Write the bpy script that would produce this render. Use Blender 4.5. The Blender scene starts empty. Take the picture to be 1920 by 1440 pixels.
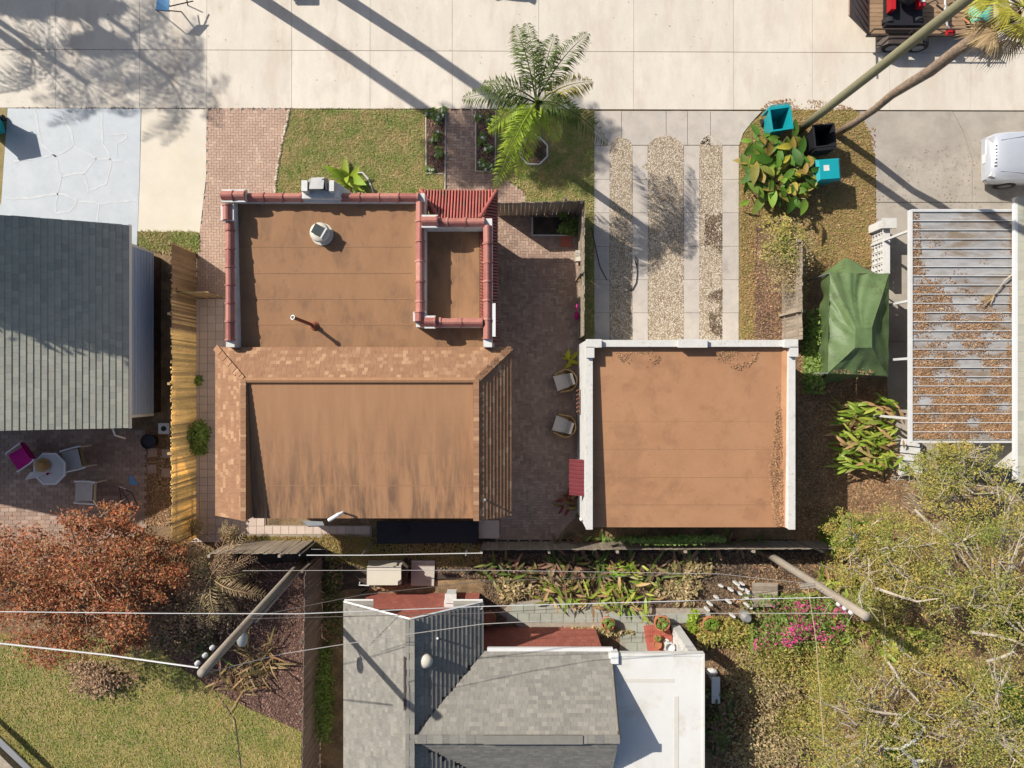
import bpy, math, random
import numpy as np
from mathutils import Vector, Matrix
random.seed(7); RNG = np.random.default_rng(11)
SC = bpy.context.scene; COL = SC.collection
PI = math.pi; R = math.radians

# ---------------------------------------------------------------- camera, sky, sun, exposure
H = 25.0            # the drone hovers 25 m up and looks straight down
S = 50.7            # photograph pixels per metre on the ground
cam = bpy.data.cameras.new('camera'); camo = bpy.data.objects.new('camera', cam); COL.objects.link(camo)
camo.location = (0, 0, H); cam.sensor_width = 36; cam.angle = 2*math.atan(960/S/H); cam.clip_end = 2000
SC.camera = camo
SUN_EL = R(38); SH = Vector((.83, -.558, 0)).normalized()      # direction in which shadows fall
world = bpy.data.worlds.new('World'); SC.world = world; world.use_nodes = True
nt = world.node_tree; bg = nt.nodes['Background']; sky = nt.nodes.new('ShaderNodeTexSky')
sky.sky_type = 'NISHITA'; sky.sun_disc = False; sky.sun_elevation = SUN_EL; sky.air_density = .9; sky.dust_density = 1.8
sky.sun_rotation = math.atan2(-SH.x, -SH.y); nt.links.new(sky.outputs[0], bg.inputs[0]); bg.inputs[1].default_value = .085
sl = bpy.data.lights.new('sun', 'SUN'); sl.energy = 4.6; sl.angle = R(.55); sl.color = (1, .94, .85)
so = bpy.data.objects.new('sun', sl); COL.objects.link(so); so.location = (-30, 20, 40)
so.rotation_euler = Vector((SH.x*math.cos(SUN_EL), SH.y*math.cos(SUN_EL), -math.sin(SUN_EL))).to_track_quat('-Z', 'Y').to_euler()
SC.view_settings.view_transform = 'Standard'; SC.view_settings.look = 'None'; SC.view_settings.gamma = 1
SC.view_settings.exposure = .52
SC.cycles.use_denoising = True; SC.cycles.max_bounces = 6

# ---------------------------------------------------------------- helpers
def P(px, py, z=0.0):
    k = (H-z)/H/S
    return Vector(((px-960)*k, -(py-720)*k, z))
def pix(v): k = (H-v[2])/H/S; return v[0]/k+960, 720-v[1]/k
def A(r, g, b, k=1.5):
    f = lambda c: ((c/255+.055)/1.055)**2.4 if c > 10 else c/255/12.92
    return tuple(f(c)/k for c in (r, g, b))
U = random.uniform

class MB:
    def __init__(s): s.v = []; s.f = []
    def add(s, vs, fs):
        n = len(s.v); s.v += [tuple(v) for v in vs]; s.f += [tuple(i+n for i in f) for f in fs]; return s
    def box(s, c, d, M=None):
        x, y, z = d[0]/2, d[1]/2, d[2]/2
        vs = [Vector((a*x, b*y, e*z)) for e in (-1, 1) for a, b in ((-1, -1), (1, -1), (1, 1), (-1, 1))]
        if M is not None: vs = [M @ v for v in vs]
        return s.add([v+Vector(c) for v in vs], BOXF)
    def rbox(s, c, d, rz): return s.box(c, d, Matrix.Rotation(rz, 3, 'Z'))
    def hexa(s, b, t): return s.add(list(b)+list(t), BOXF)
    def prism(s, poly, z0, z1):
        n = len(poly)
        if sum(poly[i][0]*poly[(i+1) % n][1]-poly[(i+1) % n][0]*poly[i][1] for i in range(n)) < 0: poly = poly[::-1]
        vs = [(p[0], p[1], z0) for p in poly]+[(p[0], p[1], z1) for p in poly]
        return s.add(vs, [tuple(range(n-1, -1, -1)), tuple(range(n, 2*n))]+[(i, (i+1) % n, n+(i+1) % n, n+i) for i in range(n)])
    def tube(s, pts, rs, n=8):
        pts = [Vector(p) for p in pts]
        if not hasattr(rs, '__len__'): rs = [rs]*len(pts)
        vs = []; m = len(pts)
        for i, p in enumerate(pts):
            d = (pts[min(i+1, m-1)]-pts[max(i-1, 0)]).normalized()
            a = d.cross(Vector((0, 0, 1)) if abs(d.z) < .9 else Vector((1, 0, 0))).normalized(); b = d.cross(a)
            vs += [p+(a*math.cos(2*PI*k/n)+b*math.sin(2*PI*k/n))*rs[i] for k in range(n)]
        fs = [(i*n+k, i*n+(k+1) % n, (i+1)*n+(k+1) % n, (i+1)*n+k) for i in range(m-1) for k in range(n)]
        fs += [tuple(range(n-1, -1, -1)), tuple(range((m-1)*n, m*n))]
        return s.add(vs, fs)
    def lathe(s, c, prof, n=20, sx=1, sy=1):
        c = Vector(c); m = len(prof)
        vs = [c+Vector((r*math.cos(2*PI*k/n)*sx, r*math.sin(2*PI*k/n)*sy, z)) for r, z in prof for k in range(n)]
        fs = [(i*n+k, i*n+(k+1) % n, (i+1)*n+(k+1) % n, (i+1)*n+k) for i in range(m-1) for k in range(n)]
        fs += [tuple(range(n-1, -1, -1)), tuple(range((m-1)*n, m*n))]
        return s.add(vs, fs)
    def grid(s, fn, nu, nv):
        vs = [fn(i/nu, j/nv) for j in range(nv+1) for i in range(nu+1)]
        return s.add(vs, [(j*(nu+1)+i, j*(nu+1)+i+1, (j+1)*(nu+1)+i+1, (j+1)*(nu+1)+i) for j in range(nv) for i in range(nu)])
    def ring(s, outer, inner, z0, z1):
        n = len(outer); vs = []
        for z in (z0, z1): vs += [(p[0], p[1], z) for p in outer]+[(p[0], p[1], z) for p in inner]
        fs = []
        for i in range(n):
            j = (i+1) % n
            fs += [(2*n+i, 2*n+j, 3*n+j, 3*n+i), (i, j, 2*n+j, 2*n+i), (n+j, n+i, 3*n+i, 3*n+j), (j, i, n+i, n+j)]
        return s.add(vs, fs)
    def mesh(s, name, m, smooth=False):
        me = bpy.data.meshes.new(name); me.from_pydata(s.v, [], s.f)
        if m: me.materials.append(m)
        if smooth: me.polygons.foreach_set('use_smooth', [True]*len(me.polygons))
        me.update(); return me
BOXF = [(3, 2, 1, 0), (4, 5, 6, 7), (0, 1, 5, 4), (1, 2, 6, 5), (2, 3, 7, 6), (3, 0, 4, 7)]

def tag(o, label=None, cat=None, group=None, kind=None):
    if label: o['label'] = label
    if cat: o['category'] = cat
    if group: o['group'] = group
    if kind: o['kind'] = kind
    return o
def put(o, parent):
    COL.objects.link(o)
    if parent is not None: o.parent = parent; o.matrix_parent_inverse = parent.matrix_basis.inverted()
    return o
def ob(name, mb, m, parent=None, label=None, cat=None, group=None, kind=None, smooth=False):
    me = mb.mesh(name, m, smooth) if isinstance(mb, MB) else mb
    return tag(put(bpy.data.objects.new(name, me), parent), label, cat, group, kind)
def thing(name, label, cat, loc=(0, 0, 0), group=None):
    o = bpy.data.objects.new(name, None); o.empty_display_size = .2; o.location = loc; COL.objects.link(o)
    return tag(o, label, cat, group)
def inst(name, me, M, parent):
    o = bpy.data.objects.new(name, me); o.matrix_basis = M; return put(o, parent)
def copy_tree(o, parent=None):
    c = o.copy(); COL.objects.link(c)
    if parent is not None: c.parent = parent
    for ch in [x for x in o.children]: copy_tree(ch, c)
    return c
def basis(o, x, y, z, s=(1, 1, 1)):
    M = Matrix.Identity(4)
    for i, a in enumerate((x, y, z)):
        for k in range(3): M[k][i] = a[k]*s[i]
    for k in range(3): M[k][3] = o[k]
    return M
def TRS(loc, rz=0, s=(1, 1, 1), rx=0, ry=0):
    return Matrix.Translation(loc) @ Matrix.Rotation(rz, 4, 'Z') @ Matrix.Rotation(ry, 4, 'Y') @ Matrix.Rotation(rx, 4, 'X') @ Matrix.Diagonal((*s, 1))
def npmesh(name, V, F, m):
    me = bpy.data.meshes.new(name); V = np.asarray(V, np.float32); F = np.asarray(F, np.int32); k = F.shape[1]
    me.vertices.add(len(V)); me.vertices.foreach_set('co', V.ravel())
    me.loops.add(F.size); me.loops.foreach_set('vertex_index', F.ravel())
    me.polygons.add(len(F)); me.polygons.foreach_set('loop_start', np.arange(len(F), dtype=np.int32)*k)
    try: me.polygons.foreach_set('loop_total', np.full(len(F), k, np.int32))
    except Exception: pass
    me.materials.append(m); me.update(calc_edges=True); me.validate(); return me
def pieces(parent, name, mb, m, Ms, nmax=300, field='field'):
    """the pieces that show largest as objects sharing one mesh, the rest joined"""
    def key(M):
        t = M.translation; x, y = pix(t); inside = 0 <= x <= 1920 and 0 <= y <= 1440
        return (not inside, (t-Vector((0, 0, H))).length)
    Ms = sorted(Ms, key=key); me = mb.mesh(name, m)
    for M in Ms[:nmax]: inst(name, me, M, parent)
    rest = Ms[nmax:]
    if rest:
        j = MB()
        for M in rest: j.add([M @ Vector(v) for v in mb.v], mb.f)
        ob(name+'_'+field, j, m, parent, kind='stuff')
UNIT = lambda: MB().box((0, 0, 0), (1, 1, 1))
def inpoly(x, y, poly):
    x = np.asarray(x); y = np.asarray(y); c = np.zeros(x.shape, bool); n = len(poly)
    for i in range(n):
        x1, y1 = poly[i][:2]; x2, y2 = poly[(i+1) % n][:2]
        if y1 == y2: continue
        c ^= ((y1 > y) != (y2 > y)) & (x < (x2-x1)*(y-y1)/(y2-y1)+x1)
    return c
def scatter(poly, n):
    a = np.array([p[:2] for p in poly]); lo, hi = a.min(0), a.max(0); out = np.zeros((0, 2))
    while len(out) < n:
        q = RNG.uniform(lo, hi, (n*2, 2)); out = np.vstack([out, q[inpoly(q[:, 0], q[:, 1], poly)]])
    return out[:n]
def pxs(pts, z=0): return [P(x, y, z) for x, y in pts]

# ---------------------------------------------------------------- materials
def nodes(name):
    m = bpy.data.materials.new(name); m.use_nodes = True; t = m.node_tree
    return m, t, t.nodes['Principled BSDF'], t.links.new
def rnd(t, L):
    g = t.nodes.new('ShaderNodeNewGeometry'); o = t.nodes.new('ShaderNodeObjectInfo'); a = t.nodes.new('ShaderNodeMath'); a.operation = 'ADD'
    f = t.nodes.new('ShaderNodeMath'); f.operation = 'FRACT'
    L(g.outputs['Random Per Island'], a.inputs[0]); L(o.outputs['Random'], a.inputs[1]); L(a.outputs[0], f.inputs[0]); return f.outputs[0]
def ramp(t, cols, pos=None, interp='LINEAR'):
    r = t.nodes.new('ShaderNodeValToRGB'); r.color_ramp.interpolation = interp; e = r.color_ramp.elements
    n = len(cols); pos = pos or [i/max(n-1, 1) for i in range(n)]
    while len(e) < n: e.new(.5)
    for i in range(n): e[i].position = pos[i]; e[i].color = (*cols[i], 1)
    return r
def noise(t, L, scale, detail=5, rough=.6, vec=None, dist=0):
    n = t.nodes.new('ShaderNodeTexNoise'); n.inputs['Scale'].default_value = scale; n.inputs['Detail'].default_value = detail
    n.inputs['Roughness'].default_value = rough; n.inputs['Distortion'].default_value = dist
    if vec is None: vec = t.nodes.new('ShaderNodeNewGeometry').outputs['Position']
    L(vec, n.inputs['Vector']); return n.outputs[0]
def mixc(t, L, f, a, b, mode='MIX'):
    m = t.nodes.new('ShaderNodeMix'); m.data_type = 'RGBA'; m.blend_type = mode
    for s, v in ((m.inputs[0], f), (m.inputs[6], a), (m.inputs[7], b)):
        if isinstance(v, (int, float)): s.default_value = v
        elif isinstance(v, tuple): s.default_value = (*v, 1)
        else: L(v, s)
    return m.outputs[2]
def mat(name, base, c2=None, var=.18, scale=3, fine=40, fvar=.15, rough=.8, isl=0, bump=0, bscale=60, metal=0, spec=.3,
        stain=None, sscale=1.2, sth=(.55, .75), stretch=None, cols=None, trans=0, clear=0, band=None):
    """procedural: large patches + fine grain + a tone of its own for every piece + optional stains"""
    m, t, b, L = nodes(name); vec = None
    if stretch:
        mp = t.nodes.new('ShaderNodeMapping'); mp.inputs['Scale'].default_value = stretch
        L(t.nodes.new('ShaderNodeNewGeometry').outputs['Position'], mp.inputs[0]); vec = mp.outputs[0]
    if cols: c = ramp(t, cols); L(rnd(t, L), c.inputs[0]); c = c.outputs[0]
    else: c = tuple(base)
    lo = ramp(t, [(1-var,)*3, (1+var,)*3], [.3, .7]); L(noise(t, L, scale, 6, .65, vec), lo.inputs[0])
    hi = ramp(t, [(1-fvar,)*3, (1+fvar,)*3], [.3, .7]); L(noise(t, L, fine, 3, .7, vec), hi.inputs[0])
    if c2: c = mixc(t, L, ramp_f(t, L, noise(t, L, scale*.6, 6, .7, vec), .4, .62), c, tuple(c2))
    c = mixc(t, L, 1.0, c, lo.outputs[0], 'MULTIPLY'); c = mixc(t, L, 1.0, c, hi.outputs[0], 'MULTIPLY')
    if isl:
        q = ramp(t, [(1-isl,)*3, (1+isl,)*3]); L(rnd(t, L), q.inputs[0]); c = mixc(t, L, 1.0, c, q.outputs[0], 'MULTIPLY')
    if stain:
        sf = ramp_f(t, L, noise(t, L, sscale, 8, .7, vec, .3), *sth)
        if band:      # where standing water has left its marks
            xy = t.nodes.new('ShaderNodeSeparateXYZ'); L(t.nodes.new('ShaderNodeNewGeometry').outputs['Position'], xy.inputs[0]); mu = t.nodes.new('ShaderNodeMath'); mu.operation = 'MULTIPLY'
            L(ramp_f(t, L, xy.outputs[1], *band), mu.inputs[0]); L(sf, mu.inputs[1]); sf = mu.outputs[0]
        c = mixc(t, L, sf, c, tuple(stain))
    L(c, b.inputs['Base Color']); b.inputs['Roughness'].default_value = rough; b.inputs['Metallic'].default_value = metal
    b.inputs['Specular IOR Level'].default_value = spec
    if clear: b.inputs['Coat Weight'].default_value = clear
    if bump:
        u = t.nodes.new('ShaderNodeBump'); u.inputs['Strength'].default_value = bump; u.inputs['Distance'].default_value = .02
        L(noise(t, L, bscale, 4, .7, vec), u.inputs['Height']); L(u.outputs[0], b.inputs['Normal'])
    if trans:
        tr = t.nodes.new('ShaderNodeBsdfTranslucent'); L(c, tr.inputs[0]); mx = t.nodes.new('ShaderNodeMixShader'); mx.inputs[0].default_value = trans
        L(b.outputs[0], mx.inputs[1]); L(tr.outputs[0], mx.inputs[2]); L(mx.outputs[0], t.nodes['Material Output'].inputs[0])
    return m
def ramp_f(t, L, v, lo, hi):
    r = t.nodes.new('ShaderNodeMapRange'); r.inputs[1].default_value = lo; r.inputs[2].default_value = hi; L(v, r.inputs[0]); return r.outputs[0]
def leafm(name, cols, trans=.3, rough=.55, var=.25, k=1.3):
    cols = [tuple(min(c*k, .75) for c in x) for x in cols]
    return mat(name, cols[0], cols=cols, var=var, scale=1.5, fvar=.1, rough=rough, trans=trans, spec=.35)
def grassm(name, green, dry, sc=1.1, k=1.6):
    """blades with their own tones, in patches of green and of dry turf"""
    m, t, b, L = nodes(name); f = lambda q: [tuple(c*k for c in A(*x)) for x in q]; r = rnd(t, L)
    g1 = ramp(t, f(green)); g2 = ramp(t, f(dry)); L(r, g1.inputs[0]); L(r, g2.inputs[0])
    c = mixc(t, L, ramp_f(t, L, noise(t, L, sc, 7, .75), .38, .62), g1.outputs[0], g2.outputs[0]); L(c, b.inputs['Base Color']); b.inputs['Roughness'].default_value = .7
    tr = t.nodes.new('ShaderNodeBsdfTranslucent'); L(c, tr.inputs[0]); mx = t.nodes.new('ShaderNodeMixShader'); mx.inputs[0].default_value = .3
    L(b.outputs[0], mx.inputs[1]); L(tr.outputs[0], mx.inputs[2]); L(mx.outputs[0], t.nodes['Material Output'].inputs[0]); return m

def brickm(name):
    m, t, b, L = nodes(name); x = t.nodes.new('ShaderNodeSeparateXYZ'); L(t.nodes.new('ShaderNodeNewGeometry').outputs['Position'], x.inputs[0]); c = t.nodes.new('ShaderNodeCombineXYZ')
    a = t.nodes.new('ShaderNodeMath'); a.operation = 'ADD'; L(x.outputs[0], a.inputs[0]); L(x.outputs[1], a.inputs[1]); L(a.outputs[0], c.inputs[0]); L(x.outputs[2], c.inputs[1])
    k = t.nodes.new('ShaderNodeTexBrick'); L(c.outputs[0], k.inputs[0]); k.inputs['Color1'].default_value = (*A(196, 108, 88), 1); k.inputs['Color2'].default_value = (*A(176, 92, 76), 1); k.inputs['Mortar'].default_value = (*A(150, 104, 92), 1)
    k.inputs['Scale'].default_value = 1; k.inputs['Brick Width'].default_value = .24; k.inputs['Row Height'].default_value = .3; k.inputs['Mortar Size'].default_value = .02
    L(mixc(t, L, .3, k.outputs[0], noise(t, L, 12), 'OVERLAY'), b.inputs['Base Color']); b.inputs['Roughness'].default_value = .85; return m
M = {}
M['ground'] = mat('leaf_litter_soil', A(160, 132, 98), A(124, 104, 78), var=.3, scale=2, fine=25, fvar=.45, bump=.8, bscale=30)
M['mulch'] = mat('mulch', A(116, 86, 74), A(84, 64, 58), var=.3, scale=5, fine=35, fvar=.5, bump=.9, bscale=45)
M['soil'] = mat('dark_soil', A(88, 74, 64), A(64, 56, 50), var=.3, scale=4, fine=35, fvar=.4, bump=.7)
M['concrete'] = mat('pale_concrete', A(239, 229, 213), A(232, 222, 206), var=.05, scale=1.1, fine=22, fvar=.05, isl=.05, bump=.12, stain=A(224, 210, 193), sscale=.45, sth=(.5, .64), stretch=(2.2, .8, 1))
M['joint'] = mat('joint_dirt', A(176, 164, 148), var=.2, fvar=.2)
M['cream'] = mat('cream_concrete', A(240, 230, 212), A(236, 224, 202), var=.05, scale=.9, fvar=.04, bump=.1)
M['bluepaint'] = mat('painted_concrete', A(199, 206, 212), A(206, 212, 217), var=.05, scale=1.6, fvar=.05, bump=.1, rough=.6, stain=A(188, 196, 203), sscale=2)
M['patch'] = mat('crack_filler', A(224, 227, 228), var=.08, fvar=.1)
M['strip'] = mat('driveway_concrete', A(214, 203, 190), A(205, 196, 186), var=.08, scale=2, fvar=.07, isl=.05, bump=.15, stain=A(178, 168, 156), sscale=1.5)
M['oldcon'] = mat('old_concrete', A(196, 186, 172), A(180, 171, 158), var=.1, scale=1.2, fvar=.08, isl=.04, bump=.2, stain=A(158, 148, 136), sscale=.9)
M['brick_pink'] = mat('pink_paver', A(205, 165, 145), var=.12, scale=1.2, fvar=.12, isl=.05, bump=.25, cols=[A(210, 180, 158), A(202, 170, 148), A(208, 176, 154), A(194, 162, 144), A(214, 186, 164)])
M['brick_red'] = mat('patio_paver', A(180, 140, 122), var=.16, scale=1.1, fvar=.12, bump=.25, cols=[A(194, 164, 144), A(178, 148, 130), A(204, 176, 156), A(168, 142, 126), A(186, 156, 136)])
M['tile_path'] = mat('pale_path_tile', A(226, 205, 190), var=.08, scale=1.5, fvar=.07, isl=.05, bump=.1)
M['grass_soil'] = mat('lawn_soil', A(150, 138, 84), A(172, 148, 104), var=.25, scale=1.6, fine=30, fvar=.35, bump=.6, bscale=40)
M['grass'] = grassm('grass_blade', [(126, 140, 66), (104, 126, 52), (148, 154, 84), (116, 134, 60)], [(168, 148, 98), (184, 160, 118), (150, 138, 84), (196, 176, 130)], 1.6, 1.75)
M['grass_dry'] = grassm('dry_grass_blade', [(150, 140, 74), (170, 154, 88), (132, 130, 64)], [(176, 146, 92), (190, 160, 108), (160, 128, 80)], 1.3, 1.4)
M['grass_gold'] = grassm('golden_grass_blade', [(126, 142, 58), (108, 130, 48), (148, 154, 72)], [(168, 156, 86), (152, 142, 72), (186, 170, 104)], .8, 1.6)
M['gravel_bed'] = mat('gravel_bed', A(176, 156, 130), A(150, 130, 104), var=.2, scale=4, fine=45, fvar=.45, bump=.8)
M['pebble'] = mat('pebble', A(210, 200, 186), var=.1, fvar=.1, cols=[A(236, 226, 208), A(208, 195, 176), A(242, 232, 214), A(190, 172, 148), A(226, 212, 190), A(160, 142, 118), A(214, 198, 174)])
M['litter'] = leafm('fallen_leaf', [A(150, 112, 80), A(176, 138, 102), A(122, 92, 68), A(192, 158, 120), A(136, 100, 74), A(206, 168, 122)], .1, .8, k=1.3)
M['litter_dark'] = leafm('dark_litter_leaf', [A(126, 98, 78), A(150, 122, 98), A(100, 80, 66), A(84, 70, 58), A(168, 140, 112), A(110, 104, 70)], .1, .8, k=1)  # darker, greyer mix of leaf tones
M['chips'] = leafm('mulch_chip', [A(128, 96, 82), A(104, 78, 70), A(152, 118, 100), A(90, 68, 62), A(176, 142, 120)], 0, .9)
M['white'] = mat('white_stucco', A(236, 235, 231), var=.04, fvar=.05, bump=.2, stain=A(216, 213, 204), sscale=2.0, sth=(.5, .66))
M['cream_wall'] = mat('cream_stucco', A(226, 214, 200), var=.05, fvar=.05, bump=.2)
M['wornwhite'] = mat('worn_white_coping', A(226, 224, 217), var=.05, fvar=.08, stain=A(186, 178, 160), sscale=7, sth=(.56, .7), bump=.2)
M['siding'] = mat('pale_blue_siding', A(186, 204, 232), var=.05, fvar=.05)
M['trim'] = mat('white_trim', A(244, 244, 242), var=.03, fvar=.03, rough=.5)
M['deck'] = mat('tan_roof_coating', A(172, 130, 94), A(166, 124, 89), var=.06, scale=1.3, fvar=.06, bump=.15, stain=A(140, 106, 80), sscale=.8, sth=(.5, .68), stretch=(2.2, 1, 1))
M['deck_rear'] = mat('streaked_roof_coating', A(182, 138, 101), A(177, 132, 96), var=.05, scale=1.3, fvar=.06, bump=.15, stain=A(112, 86, 68), sscale=1.0, sth=(.42, .62), stretch=(4, .5, 1), band=(-.6, -4.3))
M['deck2'] = mat('garage_roof_coating', A(190, 142, 104), A(185, 136, 99), var=.06, scale=1.2, fvar=.06, bump=.15, stain=A(166, 122, 90), sscale=.9, sth=(.5, .68))
M['seam'] = mat('roof_seam', A(166, 125, 92), var=.1, fvar=.15)
M['grime'] = mat('roof_grime', A(146, 112, 88), var=.2, fvar=.2)
M['tile'] = mat('red_clay_tile', A(208, 140, 124), var=.14, scale=5, fvar=.12, cols=[A(206, 148, 133), A(182, 116, 104), A(196, 134, 120), A(168, 104, 95), A(204, 142, 127)], rough=.65, bump=.15, stain=A(206, 168, 154), sscale=6, sth=(.6, .8))
M['barrel'] = mat('red_barrel_tile', A(198, 106, 98), var=.15, scale=4, fvar=.12, isl=.22, rough=.6, stain=A(146, 116, 94), sscale=5, sth=(.5, .68))
M['maroon'] = mat('maroon_metal', A(116, 44, 50), var=.1, fvar=.08, rough=.5)
M['sh_tan'] = mat('tan_shingle', A(206, 158, 118), var=.08, scale=3, fvar=.12, bump=.3, cols=[A(168, 126, 95), A(160, 118, 88), A(172, 131, 99), A(164, 122, 91), A(198, 158, 122), A(162, 120, 90), A(170, 128, 97)])
M['sh_green'] = mat('greygreen_shingle', A(176, 178, 164), var=.08, scale=3, fvar=.1, bump=.3, cols=[A(176, 176, 160), A(190, 188, 170), A(168, 168, 154), A(184, 182, 166), A(180, 176, 160)])
M['sh_gray'] = mat('grey_shingle', A(172, 168, 158), var=.08, scale=3, fvar=.1, bump=.3, cols=[A(146, 142, 133), A(154, 150, 140), A(138, 134, 127), A(150, 146, 136), A(164, 159, 148), A(143, 139, 131)])
M['roofdark'] = mat('roof_underlay', A(92, 82, 74), var=.15, fvar=.2)
M['wood_gray'] = mat('weathered_board', A(170, 156, 138), var=.2, scale=6, fvar=.2, isl=.16, bump=.3, stretch=(1, 1, .15))
M['wood_brown'] = mat('brown_board', A(158, 132, 104), var=.2, scale=6, fvar=.2, isl=.18, bump=.3, stretch=(1, 1, .15))
M['wood_dark'] = mat('dark_brown_board', A(136, 120, 108), var=.2, scale=6, fvar=.2, isl=.16, bump=.3, stretch=(1, 1, .15))
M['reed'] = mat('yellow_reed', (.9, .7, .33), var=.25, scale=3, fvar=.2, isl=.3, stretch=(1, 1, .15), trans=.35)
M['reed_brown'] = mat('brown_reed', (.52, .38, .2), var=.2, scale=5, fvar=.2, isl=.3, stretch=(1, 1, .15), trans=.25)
M['pole'] = mat('pole_wood', A(150, 146, 116), var=.15, scale=4, fvar=.2, bump=.4, stretch=(4, 4, .3))
M['pole_gray'] = mat('grey_pole_wood', A(176, 164, 148), var=.15, scale=4, fvar=.2, bump=.4, stretch=(4, 4, .3))
M['bark'] = mat('palm_bark', A(166, 144, 124), A(140, 122, 106), var=.25, scale=8, fvar=.3, bump=.8, bscale=25)
M['limb'] = mat('pale_limb_bark', A(206, 194, 176), A(176, 162, 146), var=.15, scale=5, fvar=.15, bump=.4)
M['twig'] = mat('dry_twig', A(182, 158, 132), var=.2, fvar=.2, isl=.2)
M['metal'] = mat('galvanised_metal', A(190, 190, 188), var=.08, fvar=.06, rough=.4, metal=.5)
M['alu'] = mat('grimy_aluminium', A(190, 189, 187), A(168, 166, 165), var=.14, scale=1.6, fvar=.06, rough=.6, isl=.05, stain=A(150, 134, 116), sscale=1.3, sth=(.46, .6), stretch=(.6, 2, 1))
M['chalk'] = mat('chalky_white', A(226, 226, 224), var=.06, fvar=.05)
M['black'] = mat('black_plastic', A(44, 44, 48), var=.1, fvar=.1, rough=.5)
M['rubber'] = mat('rubber', A(52, 52, 54), var=.1, fvar=.1, rough=.85)
M['steel_black'] = mat('black_steel', A(86, 74, 66), var=.12, fvar=.1, rough=.5)
M['brownsteel'] = mat('brown_steel', A(176, 152, 130), var=.12, fvar=.1, rough=.6)
M['rim'] = mat('wheel_rim', A(200, 200, 200), var=.05, fvar=.05, rough=.3, metal=.7)
M['plank'] = mat('deck_plank', A(172, 142, 112), var=.15, scale=5, fvar=.2, isl=.15, stretch=(.3, 3, 1))
M['teal'] = mat('teal_plastic', A(28, 168, 178), var=.06, fvar=.05, rough=.4)
M['mint'] = mat('mint_plastic', A(128, 214, 186), var=.06, fvar=.05, rough=.4)
M['redpaint'] = mat('red_paint', A(196, 40, 48), var=.08, fvar=.06, rough=.35)
M['silver'] = mat('silver_car_paint', A(222, 226, 234), var=.02, fvar=.01, rough=.25, metal=.35, clear=.6)
M['glass'] = mat('dark_glass', A(60, 68, 76), var=.02, fvar=.01, rough=.08, spec=.6)
M['lamp'] = mat('clear_lens', A(220, 222, 224), var=.02, fvar=.02, rough=.1)
M['tarp'] = mat('green_tarp', A(108, 132, 84), A(100, 122, 76), var=.1, scale=2, fvar=.06, rough=.5, spec=.4, bump=.55, bscale=16, stain=A(92, 108, 68), sscale=2.2, sth=(.52, .64))
M['cushion'] = mat('cream_cushion', A(226, 218, 206), var=.05, fvar=.06)
M['wicker'] = mat('wicker', A(200, 164, 110), var=.15, fine=120, fvar=.3, bump=.6, bscale=120)
M['sling'] = mat('pale_grey_sling', A(222, 220, 216), var=.05, fvar=.06)
M['magenta'] = mat('magenta_cloth', A(224, 30, 150), var=.08, fvar=.06)
M['olive'] = mat('olive_weave', A(150, 144, 110), var=.12, fvar=.25)
M['blue'] = mat('sky_blue_plastic', A(120, 176, 226), var=.04, fvar=.04)
M['terra'] = mat('terracotta', A(206, 134, 98), var=.12, fvar=.1)
M['terrace'] = mat('terrace_red_tile', A(196, 110, 92), var=.1, scale=2, fvar=.1, isl=.08)
M['slate'] = mat('pale_green_flagstone', A(176, 178, 164), var=.12, scale=2.5, fvar=.1, isl=.06)
M['mem'] = mat('white_roof_membrane', A(240, 239, 234), A(235, 233, 226), var=.03, scale=1, fvar=.03, bump=.1, stain=A(226, 220, 208), sscale=.9, sth=(.5, .64))
M['redbrick'] = brickm('red_brick_wall')
M['memline'] = mat('membrane_seam', A(226, 221, 211), var=.05, fvar=.05)
M['beige'] = mat('beige_metal', A(232, 224, 206), var=.03, fvar=.03, rough=.5)
M['wire'] = mat('grey_cable', A(186, 180, 174), var=.1, fvar=.1)
M['wire_dark'] = mat('dark_cable', A(110, 102, 96), var=.1, fvar=.1)
M['insul'] = mat('insulator', A(214, 216, 218), rough=.3)
M['blackmat'] = mat('black_cover', A(44, 46, 52), var=.15, fvar=.15, rough=.6)
M['panel'] = mat('solar_panel', A(92, 98, 96), var=.05, fvar=.05, rough=.25)
M['ventpipe'] = mat('brown_vent_pipe', A(160, 96, 72), var=.1, fvar=.1)
M['petal_white'] = leafm('white_petal', [A(240, 240, 236), A(250, 248, 246)], .2)
M['petal_pink'] = leafm('pink_petal', [A(226, 66, 146), A(240, 110, 172), A(206, 50, 128)], .3)
G = lambda *c: [A(*x) for x in c]
M['lf_queen'] = leafm('queen_palm_leaf', G((92, 114, 46), (108, 126, 54), (72, 98, 40), (126, 138, 60)), .3, .75, k=1.0)
M['lf_lime'] = leafm('lime_palm_leaf', G((150, 176, 50), (172, 190, 72), (126, 158, 44)), .35, .45)
M['lf_gold'] = leafm('golden_palm_leaf', G((190, 178, 60), (160, 156, 52), (204, 186, 84), (140, 130, 50)), .35)
M['lf_fan'] = leafm('fan_palm_leaf', G((196, 182, 62), (168, 166, 58), (140, 146, 52), (214, 194, 96)), .3)
M['lf_deadfan'] = leafm('dead_fan_leaf', G((172, 146, 108), (140, 116, 84), (196, 172, 130)), .1, .8)
M['lf_big'] = leafm('broad_leaf', G((110, 158, 46), (84, 130, 38), (150, 186, 66), (66, 108, 36), (96, 140, 48), (80, 118, 44), (196, 186, 64), (170, 140, 70), (120, 150, 60)), .3, .6, k=1.05)
M['lf_ginger'] = leafm('strap_leaf', G((150, 172, 62), (118, 150, 46), (186, 192, 84), (98, 132, 40), (204, 168, 118), (186, 146, 104)), .3, .45)
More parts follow.
